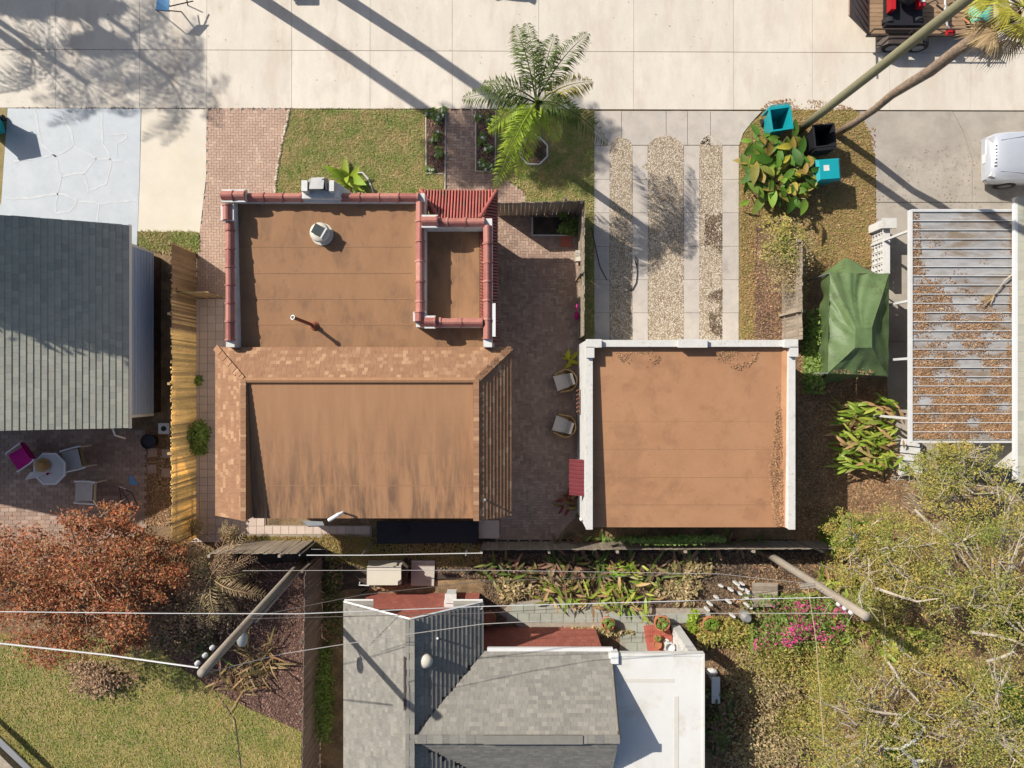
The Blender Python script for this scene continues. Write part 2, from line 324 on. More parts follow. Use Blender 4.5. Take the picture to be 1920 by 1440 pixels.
M['lf_dark'] = leafm('dark_strap_leaf', G((92, 118, 52), (122, 138, 66), (70, 92, 42), (172, 132, 110), (140, 108, 88), (150, 164, 84)), .3, .5)
M['lf_oak'] = grassm('yellowing_leaf', [(150, 156, 72), (122, 138, 56), (168, 166, 88), (104, 124, 48), (92, 112, 42)], [(190, 168, 84), (166, 150, 74), (204, 164, 94), (146, 142, 72), (206, 182, 110)], .6, 1.6)
M['lf_green'] = leafm('green_leaf', G((124, 152, 50), (100, 132, 40), (150, 172, 66)), .35)
M['lf_rust'] = leafm('rust_leaf', G((180, 108, 66), (150, 84, 54), (194, 124, 78), (162, 94, 60), (124, 76, 54), (172, 138, 84), (140, 108, 84)), .3, k=1.4)
M['lf_brown'] = leafm('dead_brown_leaf', G((150, 116, 88), (176, 144, 112), (122, 92, 72), (200, 172, 138)), .1, .8)
M['lf_weed'] = leafm('weed_leaf', G((120, 150, 66), (146, 166, 84), (98, 128, 52)), .3)
M['lf_yucca'] = leafm('yucca_leaf', G((150, 120, 80), (120, 112, 66), (176, 140, 96), (96, 104, 54), (140, 100, 64)), .2, .6)
M['lf_dry'] = leafm('dry_brush_leaf', G((196, 170, 130), (170, 146, 104), (150, 142, 90), (210, 186, 148)), .2, .7)
M['lf_lemon'] = leafm('lemon_leaf', G((222, 216, 60), (190, 190, 50), (236, 228, 90)), .3)
M['lf_wine'] = leafm('wine_leaf', G((150, 60, 64), (120, 50, 54), (140, 130, 60)), .3)

# ---------------------------------------------------------------- ground, road, drives, paths
def sheet(name, pts, z, m, parent=None, kind='structure', depth=.12):
    return ob(name, MB().prism(pxs(pts), z-depth, z), m, parent, kind=kind if parent is None else None)
ground = ob('ground', MB().prism([(-220, -220), (220, -220), (220, 220), (-220, 220)], -.6, -.03), M['ground'], kind='structure')
road = sheet('road', [(-1500, -1100), (3400, -1100), (3400, 207), (1200, 205), (-1500, 201)], .0, M['joint'])
jx = [-380, -220, -60, 105, 262, 388, 547, 694, 848, 1010, 1188, 1375, 1523, 1668, 1820, 1975, 2140, 2300]
def edge(x): return 202+4.5*(x/1700)
for ya, yb in ((-360, -132), (-130, 94), (95, None)):
    for i in range(len(jx)-1):
        a, b = jx[i]+.3, jx[i+1]-.3
        y1 = (edge(a), edge(b)) if yb is None else (yb+(a-500)*.004, yb+(b-500)*.004)
        y0 = (ya+(a-500)*.004, ya+(b-500)*.004)
        ob('slab', MB().prism(pxs([(a, y0[0]), (b, y0[1]), (b, y1[1]), (a, y1[0])]), -.05, .012+U(0, .004)), M['concrete'], road)
# painted drive on the left with filled cracks
pd = sheet('painted_driveway', [(15, 203.5), (264.5, 203.8), (262, 330), (257, 470), (-40, 470), (3, 380)], .018, M['bluepaint'])
for c in ([(65, 204), (72, 245), (78, 270), (97, 288), (104, 293), (112, 325), (115, 332), (108, 360), (104, 398)], [(115, 210), (124, 232), (135, 250), (138, 273), (160, 286), (180, 297)],
          [(104, 293), (120, 283), (138, 273)], [(25, 302), (60, 298)], [(80, 296), (98, 290), (104, 293)], [(190, 205), (192, 270), (205, 290), (207, 300), (208, 312), (198, 345), (188, 348), (170, 356)],
          [(180, 297), (206, 299), (228, 302)], [(180, 297), (162, 318), (157, 326), (140, 325), (115, 332)], [(157, 326), (166, 358), (163, 364)], [(220, 292), (219, 270), (237, 258), (237, 250), (205, 254)],
          [(10, 373), (60, 372), (104, 363), (125, 365), (143, 375), (140, 385), (130, 396), (103, 399)], [(145, 378), (165, 378), (185, 383), (258, 375)], [(185, 383), (182, 414)]):
    q = [c[0]]
    for a, b in zip(c, c[1:]):
        n = max(2, int(math.dist(a, b)/7))
        for k in range(1, n+1): q.append((a[0]+(b[0]-a[0])*k/n+U(-1, 1), a[1]+(b[1]-a[1])*k/n+U(-1, 1)))
    for a, b in zip(q, q[1:]): pass
    mb = MB(); w = U(1.4, 2.5); L_ = []; R_ = []
    for i, p in enumerate(q):
        a, b = q[max(i-1, 0)], q[min(i+1, len(q)-1)]; d = Vector((b[0]-a[0], b[1]-a[1])).normalized(); ww = w*U(.5, 1.15)
        L_.append((p[0]-d.y*ww, p[1]+d.x*ww)); R_.append((p[0]+d.y*ww, p[1]-d.x*ww))
    vs = [P(*p, .0225) for p in L_]+[P(*p, .0225) for p in R_]; n = len(q)
    mb.add(vs, [(i, i+1, n+i+1, n+i) for i in range(n-1)]); ob('crack_filler', mb, M['patch'], pd)
sheet('cream_driveway', [(266, 204.2), (388, 204.6), (387, 330), (375, 436), (259, 434), (263, 330)], .022, M['cream'])
sheet('drive_verge', [(-200, 203), (14, 203), (3, 380), (-40, 470), (-200, 470)], .006, M['grass_soil'])

def herring(poly, z, m, parent, u=.102, rot=0, nmax=300, th=.05):
    xs = [p[0] for p in poly]; ys = [p[1] for p in poly]; Ms = []
    i0, i1 = int(min(xs)/u)-2, int(max(xs)/u)+2; j0, j1 = int(min(ys)/u)-2, int(max(ys)/u)+2
    for i in range(i0, i1):
        for j in range(j0, j1):
            k = (i-j) % 4
            if k == 0: c = ((i+1)*u, (j+.5)*u); r = 0
            elif k == 3: c = ((i+.5)*u, (j+1)*u); r = PI/2
            else: continue
            Ms.append((c, r))
    ok = inpoly([c[0] for c, _ in Ms], [c[1] for c, _ in Ms], poly)
    Ms = [TRS((c[0], c[1], z-th/2+U(-.003, .003)), r+U(-.015, .015), (1, 1, 1), U(-.012, .012), U(-.012, .012)) for (c, r), o in zip(Ms, ok) if o]
    pieces(parent, 'brick', MB().box((0, 0, 0), (2*u-.009, u-.009, th)), m, Ms, nmax)
def gridtile(poly, z, m, parent, w, h, gap=.01, nmax=300, off=.5, th=.04, name='paver'):
    xs = [p[0] for p in poly]; ys = [p[1] for p in poly]; C = []
    for j in range(int(min(ys)/h)-1, int(max(ys)/h)+2):
        for i in range(int(min(xs)/w)-2, int(max(xs)/w)+2): C.append(((i+(off if j % 2 else 0))*w, j*h))
    ok = inpoly([c[0] for c in C], [c[1] for c in C], poly)
    Ms = [TRS((c[0], c[1], z-th/2+U(-.002, .002)), U(-.01, .01), (1, 1, 1), U(-.006, .006), U(-.006, .006)) for c, o in zip(C, ok) if o]
    pieces(parent, name, MB().box((0, 0, 0), (w-gap, h-gap, th)), m, Ms, nmax)

bd = [(388.5, 205), (543, 205), (538, 235), (527, 285), (519, 330), (514, 408), (498, 408), (498, 420), (498, 560), (366, 560), (376, 432), (388, 330)]
brick_drive = sheet('brick_driveway', bd, .0, M['joint']); herring(pxs(bd), .02, M['brick_pink'], brick_drive, nmax=300)
tp = [(366, 562), (498, 562), (498, 985), (697, 985), (697, 1007), (440, 1009), (366, 1012)]
tile_path = sheet('tile_path', tp, .0, M['joint']); gridtile(pxs(tp), .02, M['tile_path'], tile_path, .30, .30, .014, off=0)
wk = [(836, 207), (892, 207), (892, 322), (930, 324), (984, 362), (984, 384), (836, 384)]
walk = sheet('brick_walk', wk, .0, M['joint']); herring(pxs(wk), .02, M['brick_red'], walk, nmax=300)
pt = [(890, 384), (1088, 384), (1085, 640), (1083, 960), (1060, 990), (1045, 1012), (940, 1012), (900, 1008), (890, 960)]
patio = sheet('patio', pt, -.004, M['joint']); herring(pxs(pt), .016, M['brick_red'], patio, nmax=300)
lp = [(-260, 790), (272, 806), (270, 985), (250, 1010), (120, 1060), (-260, 1060)]
lpat = sheet('neighbour_patio', lp, .0, M['joint']); gridtile(pxs(lp), .02, M['brick_red'], lpat, .3, .15, .012)

# lawns and beds
lawn1 = [(542, 206), (799, 206), (799, 325), (833, 327), (835, 405), (640, 405), (514, 405), (519, 330), (527, 285), (538, 235)]
sheet('front_lawn', lawn1, .01, M['grass_soil'])
bed1 = [(800, 206), (835, 206), (834, 326), (800, 325)]; bed2 = [(893, 207), (930, 207), (928, 322), (893, 321)]
sheet('flower_bed', bed1, .03, M['mulch']); sheet('flower_bed', bed2, .03, M['mulch'])
lawn2 = [(931, 207), (1112, 207), (1113, 640), (1095, 640), (1096, 383), (986, 383), (985, 358), (931, 324)]
sheet('palm_lawn', lawn2, .01, M['grass_soil'])
lawn3 = [(1386, 275), (1395, 250), (1412, 228), (1432, 212), (1470, 204), (1600, 206), (1618, 222), (1632, 255), (1641, 310), (1641, 440), (1632, 500), (1530, 520), (1470, 640), (1386, 640)]
sheet('side_lawn', lawn3, .008, M['grass_soil'])
sheet('mulch_strip', [(1416, 420), (1470, 420), (1472, 642), (1414, 642)], .02, M['mulch'])
lawn4 = [(-400, 1170), (280, 1200), (345, 1255), (400, 1292), (470, 1330), (566, 1372), (562, 1560), (-400, 1560)]
sheet('back_lawn', lawn4, .01, M['grass_soil'])
sheet('mulch_bed', [(285, 1195), (460, 1060), (600, 1050), (600, 1390), (567, 1370), (470, 1328), (400, 1290), (345, 1253)], .02, M['mulch'])
sheet('planter_soil', [(999, 408), (1074, 408), (1074, 440), (999, 440)], .06, M['soil'])
sheet('side_yard', [(1492, 640), (1560, 640), (1660, 720), (1700, 900), (1780, 960), (1700, 1030), (1492, 1030)], .004, M['ground'])
sheet('rear_border', [(440, 1010), (1545, 1012), (1545, 1060), (1300, 1100), (905, 1080), (610, 1110), (440, 1060)], -.01, M['soil'])

# ribbon driveway: concrete strips with gravel between
rd = [(1113, 208), (1429, 209), (1410, 228), (1393, 250), (1385, 275), (1385, 640), (1114, 640)]
ribbon = sheet('ribbon_driveway', rd, -.01, M['gravel_bed'])
ap = [(1113.5, 208), (1165, 208), (1249, 208.3), (1289, 208.5), (1332, 208.7), (1429, 209)]
for i in range(5):
    a, b = ap[i][0]+.5, ap[i+1][0]-.5
    pl = [(a, 208.5), (b, 208.5), (b, 272), (a, 272)] if i < 4 else [(a, 208.5), (1428, 209), (1410, 228), (1393, 250), (1386, 272), (a, 272)]
    ob('slab', MB().prism(pxs(pl), -.05, .012+.002*i), M['strip'], ribbon)
ys = [273, 336.5, 399, 462, 524.5, 586.5, 641]
for a, b in ((1114, 1143), (1186, 1214.5), (1282, 1311), (1354, 1385)):
    for k, (y0, y1) in enumerate(zip(ys, ys[1:])):
        ob('slab', MB().prism(pxs([(a+U(-.4, .4), y0+.3), (b+U(-.4, .4), y0+.3), (b, y1-.3), (a, y1-.3)]), -.05, .014+U(0, .004)), M['strip'], ribbon)
QUEUE = []
bands = ([(1143.5, 641), (1143.5, 272), (1150, 263), (1165, 256), (1179, 263), (1185.5, 272), (1185.5, 641)],
         [(1215, 641), (1215, 320), (1203, 313), (1215, 304), (1216, 270), (1228, 260), (1249, 254), (1266, 259), (1281.5, 272), (1281.5, 641)],
         [(1311.5, 641), (1311.5, 270), (1320, 258), (1333, 252), (1345, 258), (1353.5, 270), (1353.5, 641)])
def pebbles(name, poly, n, z, r0, r1, m, parent, kind='stuff'):
    c = scatter(poly, n); r = RNG.uniform(r0, r1, n); a = RNG.uniform(0, 6.28, n)
    base = np.array([(1, 0, 0), (.3, .8, 0), (-.6, .7, 0), (-1, -.1, 0), (-.4, -.8, 0), (.6, -.7, 0), (.1, 0, .55)])
    V = np.zeros((n, 7, 3)); ca, sa = np.cos(a)[:, None], np.sin(a)[:, None]
    V[:, :, 0] = c[:, :1]+(base[None, :, 0]*ca-base[None, :, 1]*sa*.8)*r[:, None]; V[:, :, 1] = c[:, 1:2]+(base[None, :, 0]*sa+base[None, :, 1]*ca*.8)*r[:, None]
    V[:, :, 2] = z+base[None, :, 2]*r[:, None]*RNG.uniform(.7, 1.3, (n, 1))
    F = np.array([(0, 1, 6), (1, 2, 6), (2, 3, 6), (3, 4, 6), (4, 5, 6), (5, 0, 6)])[None]+np.arange(n)[:, None, None]*7
    return ob(name, npmesh(name, V.reshape(-1, 3), F.reshape(-1, 3), m), None, parent, kind=kind)
for bnd, n in zip(bands, (5200, 8200, 5200)):
    s = sheet('gravel_band', bnd, .018, M['gravel_bed'], ribbon); pebbles('gravel', pxs(bnd), n, .018, .012, .03, M['pebble'], ribbon)
for q, n, lab in (([(1322, 400), (1353, 400), (1353, 475), (1318, 470)], 900, 'upper'), ([(1326, 550), (1353, 540), (1353, 635), (1330, 620)], 900, 'lower')): QUEUE.append((q, n, lab))
# old concrete drive at the right
od = sheet('side_driveway', [(1612, 208.5), (2500, 210), (2500, 1000), (1668, 1000), (1660, 520), (1643, 480), (1642, 310), (1632, 255)], -.012, M['joint'])
for pl in ([(1614, 209), (1785, 209), (1806, 250), (1822, 300), (1822, 379), (1643, 379), (1642, 310), (1632, 255)], [(1786.5, 209.5), (2010, 209.5), (2010, 379), (1823.5, 379), (1823.5, 300), (1807.5, 249)],
           [(1643, 380.5), (1822, 380.5), (1822, 640), (1662, 640), (1660, 520), (1643, 480)], [(1823.5, 380.5), (2010, 380.5), (2010, 640), (1823.5, 640)], [(1662, 641.5), (1822, 641.5), (1822, 900), (1667, 900)]):
    ob('slab', MB().prism(pxs(pl), -.06, .01+U(0, .006)), M['oldcon'], od)

# ---------------------------------------------------------------- grass, litter
def blades(name, poly, n, h, m, label, z=.01, lean=1.0, w=.012):
    c = scatter(poly, n); a = RNG.uniform(0, 6.28, n); l = RNG.uniform(.5, 1.2, n)*h; t = RNG.uniform(.55, 1.05, n)*lean
    d = np.stack([np.cos(a), np.sin(a)], 1); s = np.stack([-d[:, 1], d[:, 0]], 1)*w*RNG.uniform(.7, 1.6, (n, 1))
    V = np.zeros((n, 3, 3)); V[:, 0, :2] = c-s; V[:, 1, :2] = c+s; V[:, 2, :2] = c+d*(l*np.sin(t*1.4))[:, None]
    V[:, :2, 2] = z; V[:, 2, 2] = z+l*np.cos(t*1.4)
    return tag(ob(name, npmesh(name, V.reshape(-1, 3), np.arange(3*n).reshape(-1, 3), m), None), label, 'grass', kind='stuff')
blades('grass', pxs(lawn1), 42000, .10, M['grass'], 'patchy green front lawn grass beside the brick driveway', w=.014)
blades('grass', pxs(lawn2), 26000, .11, M['grass'], 'shaded lawn grass round the feather palm', w=.014)
blades('grass', pxs(lawn3), 30000, .09, M['grass_dry'], 'dry brownish grass beside the ribbon driveway', w=.014)
blades('grass', pxs(lawn4), 60000, .11, M['grass_gold'], 'golden green back lawn grass below the rust red tree', w=.016)
blades('weeds', pxs([(262, 436), (372, 436), (372, 470), (350, 482), (262, 462)]), 3500, .16, M['grass'], 'patch of weeds at the end of the cream driveway', w=.02)
blades('weeds', pxs([(455, 1006), (690, 1010), (740, 1060), (680, 1062), (640, 1030), (455, 1012)]), 3500, .16, M['grass_dry'], 'rough weeds behind the tan house', w=.02)
blades('weeds', pxs([(605, 1000), (905, 1020), (905, 1060), (690, 1064), (610, 1050)]), 5000, .1, M['grass_dry'], 'thin grass round the beige machine box', w=.016)
def litter(name, poly, n, s, m, label, z=.03, cat='leaves', tilt=.5, zj=.02, patchy=0):
    c = scatter(poly, n)
    if patchy:
        x, y = c[:, 0], c[:, 1]; f = np.sin(x*2.3+1)*np.sin(y*2.9)+.7*np.sin(x*5.1+y*3.7)+.5*np.sin(y*9.1-x*4+2)+RNG.normal(0, .5, n); c = c[f > patchy-1]; n = len(c)
    V = np.zeros((n, 4, 3)); a = RNG.uniform(0, 6.28, n); l = s*RNG.uniform(.6, 1.4, n); w = l*RNG.uniform(.3, .55, n)
    d = np.stack([np.cos(a), np.sin(a)], 1); p = np.stack([-d[:, 1], d[:, 0]], 1); zz = z+RNG.uniform(0, zj, n); ti = RNG.uniform(-tilt, tilt, (n, 2))
    V[:, 0, :2] = c-d*l[:, None]; V[:, 2, :2] = c+d*l[:, None]; V[:, 1, :2] = c+p*w[:, None]; V[:, 3, :2] = c-p*w[:, None]
    V[:, 0, 2] = zz-ti[:, 0]*l; V[:, 2, 2] = zz+ti[:, 0]*l; V[:, 1, 2] = zz+ti[:, 1]*w; V[:, 3, 2] = zz-ti[:, 1]*w
    V[:, :, 2] = np.maximum(V[:, :, 2], z)
    return tag(ob(name, npmesh(name, V.reshape(-1, 3), np.arange(4*n).reshape(-1, 4), m), None), label, cat, kind='stuff')
litter('wood_chips', pxs([(1416, 420), (1470, 420), (1472, 642), (1414, 642)]), 4000, .04, M['chips'], 'reddish wood chips along the old grey fence', .022)
litter('wood_chips', pxs([(300, 1195), (460, 1060), (600, 1050), (600, 1385), (470, 1328), (400, 1290)]), 12000, .04, M['chips'], 'wood chips in the back yard bed under the leaning pole', .022)
for b, q in ((bed1, 'left of the brick walk'), (bed2, 'right of the brick walk')): litter('wood_chips', pxs(b), 1300, .035, M['chips'], 'wood chips in the flower bed '+q, .032)
litter('fallen_leaves', pxs([(1545, 880), (1780, 860), (2000, 980), (2000, 1600), (1330, 1600), (1330, 1240), (1400, 1060), (1545, 1040)]), 30000, .05, M['litter'], 'brown fallen leaves under the sparse yellow trees', .005)
litter('fallen_leaves', pxs([(1500, 220), (1640, 240), (1640, 500), (1520, 520), (1500, 640), (1390, 640), (1390, 300)]), 5000, .04, M['litter'], 'brown fallen leaves on the dry side lawn', .03)
litter('fallen_leaves', pxs([(1495, 640), (1560, 700), (1660, 730), (1690, 900), (1560, 1020), (1495, 1020)]), 9000, .045, M['litter'], 'fallen leaves beside the white garage', .01)
litter('fallen_leaves', pxs([(640, 1040), (1545, 1035), (1545, 1090), (1330, 1230), (1180, 1140), (910, 1140), (905, 1090)]), 14000, .05, M['litter_dark'], 'fallen leaves along the rear border', .0)
for q, n, lab in QUEUE: litter('fallen_leaves', pxs(q), n, .03, M['litter_dark'], lab+' brown patch of leaves on the right gravel band', .03, patchy=.6)
litter('road_debris', pxs([(1425, 206), (1440, 190), (1500, 184), (1560, 192), (1610, 207)]), 900, .03, M['litter'], 'sandy leaf debris on the road edge behind the teal bin', .02, 'debris', patchy=.9)
litter('road_debris', pxs([(0, 201), (1110, 204), (1110, 207), (0, 204)]), 700, .025, M['litter_dark'], 'thin line of debris along the edge of the road', .02, 'debris', patchy=.9)
litter('road_debris', pxs([(0, 0), (1900, 0), (1900, 200), (0, 200)]), 120, .022, M['litter_dark'], 'tiny scattered specks on the pale road', .02, 'debris')
litter('drive_debris', pxs([(1645, 300), (1840, 260), (1840, 390), (1645, 390)]), 260, .025, M['litter'], 'few scattered leaves on the old concrete drive', .02, 'debris')
litter('patio_debris', pxs([(900, 420), (1080, 420), (1080, 1000), (900, 1000)]), 160, .025, M['litter_dark'], 'few scattered leaves on the brick patio', .022, 'debris')
litter('fallen_leaves', pxs([(274, 806), (320, 806), (320, 985), (272, 985)]), 2500, .04, M['litter'], 'fallen leaves between the neighbour patio and the yellow fence', .0)

# ---------------------------------------------------------------- roofing helpers
def shingles(parent, m, O, U_, V_, L_, Hs, e=.15, w=.2, ok=None, nmax=300, th=.016, tone=.02):
    """thin overlapping tabs over a slope: O eave corner, U_ along the eave, V_ up the slope"""
    U_ = Vector(U_).normalized(); V_ = Vector(V_).normalized(); N = U_.cross(V_).normalized()
    if N.z < 0: N = -N
    Ms = []; rows = int(math.ceil(Hs/e))
    for j in range(rows):
        u = -random.random()*w
        while u < L_:
            ww = w*U(.75, 1.35); a, b = max(u, 0), min(u+ww, L_); u += ww
            if b-a < .03: continue
            uc, vc = (a+b)/2, (j+.5)*e
            if vc > Hs-e*.2 or (ok and not ok(uc, vc)): continue
            t = math.atan2(th*.9, e)
            Vt = V_*math.cos(t)-N*math.sin(t); Nt = N*math.cos(t)+V_*math.sin(t)
            Ms.append(basis(Vector(O)+U_*uc+V_*(vc+e*.06)+N*(th*.75+U(0, .002)), U_, Vt, Nt, (b-a-.004, e*1.14, th)))
    pieces(parent, 'shingle', UNIT(), m, Ms, nmax)
def deck3(name, pts, th, m, parent):
    """a slab of thickness th under a sloped polygon"""
    pts = [Vector(p) for p in pts]; n = len(pts)
    nr = (pts[1]-pts[0]).cross(pts[2]-pts[0])
    if nr.z < 0: pts = pts[::-1]
    vs = [p-Vector((0, 0, th)) for p in pts]+pts
    return ob(name, MB().add(vs, [tuple(range(n-1, -1, -1)), tuple(range(n, 2*n))]+[(i, (i+1) % n, n+(i+1) % n, n+i) for i in range(n)]), m, parent)
def window(parent, c, w, h, ax, d=.05):
    """framed window on a wall; ax is the outward axis ('x+','x-','y+','y-')"""
    s = 1 if ax[1] == '+' else -1; X = ax[0] == 'x'
    f = MB(); c = Vector(c); o = Vector((s*d/2, 0, 0)) if X else Vector((0, s*d/2, 0))
    for dz in (-h/2, h/2): f.box(c+o+Vector((0, 0, dz)), (d, w+.08, .08) if X else (w+.08, d, .08))
    for du in (-w/2, 0, w/2): f.box(c+o+(Vector((0, du, 0)) if X else Vector((du, 0, 0))), (d*.9, .06, h-.08) if X else (.06, d*.9, h-.08))
    fr = ob('window', f, M['trim'], parent); ob('pane', MB().box(c+o*.3, (d*.3, w-.06, h-.08) if X else (w-.06, d*.3, h-.08)), M['glass'], fr)

# ---------------------------------------------------------------- neighbour house at the left, shingle roof
lh = thing('shingle_house', 'pale house with grey green shingle roof beside the painted driveway', 'house', (-16.5, 2, 0))
ez, ex = 2.4, -12.84; yf, yb = 5.31, -1.46; sl_ = 1.37/3.22; rx = -20.2; rz = ez+(ex-rx)*sl_
deck3('roof', [(ex, yb, ez), (ex, yf, ez), (rx, yf, rz), (rx, yb, rz)], .12, M['roofdark'], lh)
deck3('roof', [(rx-.002, yb, rz), (rx-.002, yf, rz), (rx-7.4, yf, ez), (rx-7.4, yb, ez)], .12, M['sh_green'], lh)
Vd = Vector((-(ex-rx), 0, rz-ez)); shingles(lh, M['sh_green'], (ex+.02, yb-.01, ez), (0, 1, 0), Vd, yf-yb+.02, Vd.length, .19, .25, nmax=300, th=.02)
t = MB(); t.box((ex+.025, (yf+yb)/2, ez-.07), (.05, yf-yb+.06, .15)); ob('gutter', t, M['trim'], lh)
wx = ex-.06
ob('wall', MB().box(((wx-27)/2, (4.74-1.12)/2, 1.52), (wx+27, 5.86, 1.72)), M['siding'], lh)
ob('foundation', MB().box(((wx-27)/2-.04, (4.74-1.12)/2, .3), (wx+27-.12, 5.7, .75)), M['soil'], lh)
for y in (4.72, -1.1): ob('corner_board', MB().box((wx-.04, y, 1.53), (.1, .09, 1.74)), M['trim'], lh)
for k in range(9): ob('siding_board', MB().box((wx+.008, 1.81, .75+k*.19), (.02, 5.7, .012)), M['siding'], lh)
for x in (-14.2, -16.2): window(lh, (x, -1.12, 1.5), .9, .9, 'y-')
for yy in (4.7, -1.08): ob('gable', MB().add([(x, y, z) for y in (yy-.05, yy+.05) for x, z in ((wx-.1, 2.37), (rx, rz-.14), (rx-7.2, 2.37))], [(0, 1, 2), (5, 4, 3), (0, 3, 4, 1), (1, 4, 5, 2), (2, 5, 3, 0)]), M['siding'], lh)
pz = MB(); pz.tube([(-13.6, -1.13, 2.1), (-13.6, -1.35, 2.1), (-13.57, -1.75, 1.9), (-13.5, -1.9, 1.4)], .03, 6); ob('downpipe', pz, M['trim'], lh)

# ---------------------------------------------------------------- main house
mh = thing('tan_house', 'house with tan flat roofs, red coping tiles and tan shingle skirt', 'house', (-5, 2, 0))
Z0, ZP = 3.32, 3.6
px_ = lambda x, z: (x-960)/S*(H-z)/H
py_ = lambda y, z: -(y-720)/S*(H-z)/H
xl, yt = px_(421, ZP), py_(361, ZP); xr = px_(925, ZP); yt2 = py_(408, ZP); pw = .36; ym = 1.17
xt = px_(778, ZP); ybt = py_(613, ZP)
# walls of the front block
w = MB(); w.box(((xl+pw/2+xl+.02)/2+.0, (yt+.3)/2, 1.55), (pw, yt-.3, 3.1)); ob('wall', w, M['cream_wall'], mh)
ob('wall', MB().box(((xl+xt)/2+.2, yt-.2, 1.5), (xt-xl-.4, .3, 3.0)), M['cream_wall'], mh)
ob('wall', MB().box((xr-.19, (yt2+.5)/2+.1, 1.4), (.28, yt2-.6, 2.8)), M['cream_wall'], mh)
ob('wall', MB().box(((xt+xr)/2+.1, yt2-.2, 1.4), (xr-xt-.3, .28, 2.8)), M['cream_wall'], mh)
window(mh, (px_(700, 1.5), yt-.05, 1.5), 1.5, 1.2, 'y+'); window(mh, (px_(480, 1.5), yt-.05, 1.5), 1.0, 1.2, 'y+')
d = ob('door', MB().box(((xt+xr)/2, yt2-.04, 1.05), (.95, .06, 2.1)), M['wood_brown'], mh); ob('handle', MB().lathe(((xt+xr)/2+.38, yt2+.02, 1.0), [(.03, 0), (.04, .02), (.03, .05)], 8), M['metal'], d)
window(mh, (xr-.05, 2.6, 1.4), 1.0, 1.1, 'x+'); window(mh, (xr-.05, 4.6, 1.4), .7, 1.1, 'x+')
# flat roof of the front block, falling towards the back
zr = lambda y: 3.36-.30*(yt-y)/(yt-ym)
def roofpoly(pts): return [(x, y, zr(y)) for x, y in pts]
ob('flat_roof', MB().add(*(lambda q: ([(x, y, z-.25) for x, y, z in q]+q, [tuple(range(5, -1, -1)), tuple(range(6, 12))]+[(i, (i+1) % 6, 6+(i+1) % 6, 6+i) for i in range(6)]))(
    [(x, y, zr(y)) for x, y in ((xl+.1, ym-.2), (xr-.1, ym-.2), (xr-.1, ybt+.1), (xt+.1, ybt+.1), (xt+.1, yt-.1), (xl+.1, yt-.1))])), M['deck'], mh)
for k, yy in enumerate((463, 512, 560, 608)):
    y = py_(yy, zr(3.5)); a = MB().box(((xl+xt)/2+.1, y, zr(y)+.004), (xt-xl-.5, .03, .008)); ob('roof_seam', a, M['seam'], mh)
# parapets: stucco core with clay tile coping
def parapet(a, b, zt, zb, wd=.27):
    a, b = Vector(a), Vector(b); d = (b-a); L = d.length; r = math.atan2(d.y, d.x)
    ob('parapet', MB().rbox(((a.x+b.x)/2, (a.y+b.y)/2, (zt+zb)/2), (L, wd, zt-zb), r), M['white'], mh)
def cope_mesh(L=1.0, w=.27):
    m = MB(); pr = [(-w/2, -.01), (-w/2, .03), (-w*.2, .125), (0, .15), (w*.2, .125), (w/2, .03), (w/2, -.01)]
    def ext(x0, x1, k):
        n = len(pr); vs = [(x, y*k, z*k) for x in (x0, x1) for y, z in pr]
        m.add(vs, [tuple(range(n-1, -1, -1)), tuple(range(n, 2*n))]+[(i, i+1, n+i+1, n+i) for i in range(n-1)])
    ext(-L/2, L/2-.09, 1); ext(L/2-.1, L/2, 1.2); return m
COPE = cope_mesh(1.0).mesh('coping_tile', M['tile'])
def coping(a, b, zt, step=.62):
    a, b = Vector((*a[:2], zt)), Vector((*b[:2], zt)); d = b-a; n = max(1, round(d.length/step)); r = math.atan2(d.y, d.x)
    for k in range(n):
        c = a+d*((k+.5)/n); inst('coping_tile', COPE, TRS(c+Vector((0, 0, U(-.006, .006))), r+U(-.01, .01), (d.length/n*.995, U(.97, 1.03), 1)), mh)
xc = xl+.18; yc = yt-.16; xe = xr-.18; yc2 = yt2-.16; xq = xt+.17; yq = ybt+.14
for a, b in (((xc, yc-.5), (xc, ym+.2)), ((xc+.5, yc), (px_(568, ZP), yc)), ((px_(640, ZP), yc), (xq-.05, yc)), ((xq, yc-.15), (xq, yq)), ((xq+.3, yc2), (xe-.1, yc2)), ((xe, yc2-.1), (xe, ym+.25)), ((xq, yq), (xe-.15, yq))):
    coping(a, b, ZP)
parapet((xc, yt-.01), (xc, ym), ZP, 2.9); parapet((xl+.36, yc), (xq+.14, yc), ZP, 2.9); parapet((xq, yc-.151), (xq, yq-.14), ZP, 2.7); parapet((xq+.151, yc2), (xe+.14, yc2), ZP, 2.7)
parapet((xe, yc2-.151), (xe, ym), ZP, 2.7); parapet((xq+.151, yq), (xe-.151, yq), ZP, 2.7)
# sunken flat roof behind the entrance
ob('flat_roof', MB().prism([(xq+.1, yq+.1), (xe-.1, yq+.1), (xe-.1, yc2-.1), (xq+.1, yc2-.1)], 2.7, 2.92), M['deck'], mh)
ob('roof_seam', MB().box((px_(858, 2.92), (yq+yc2)/2, 2.922), (.03, yc2-yq-.4, .006)), M['seam'], mh)
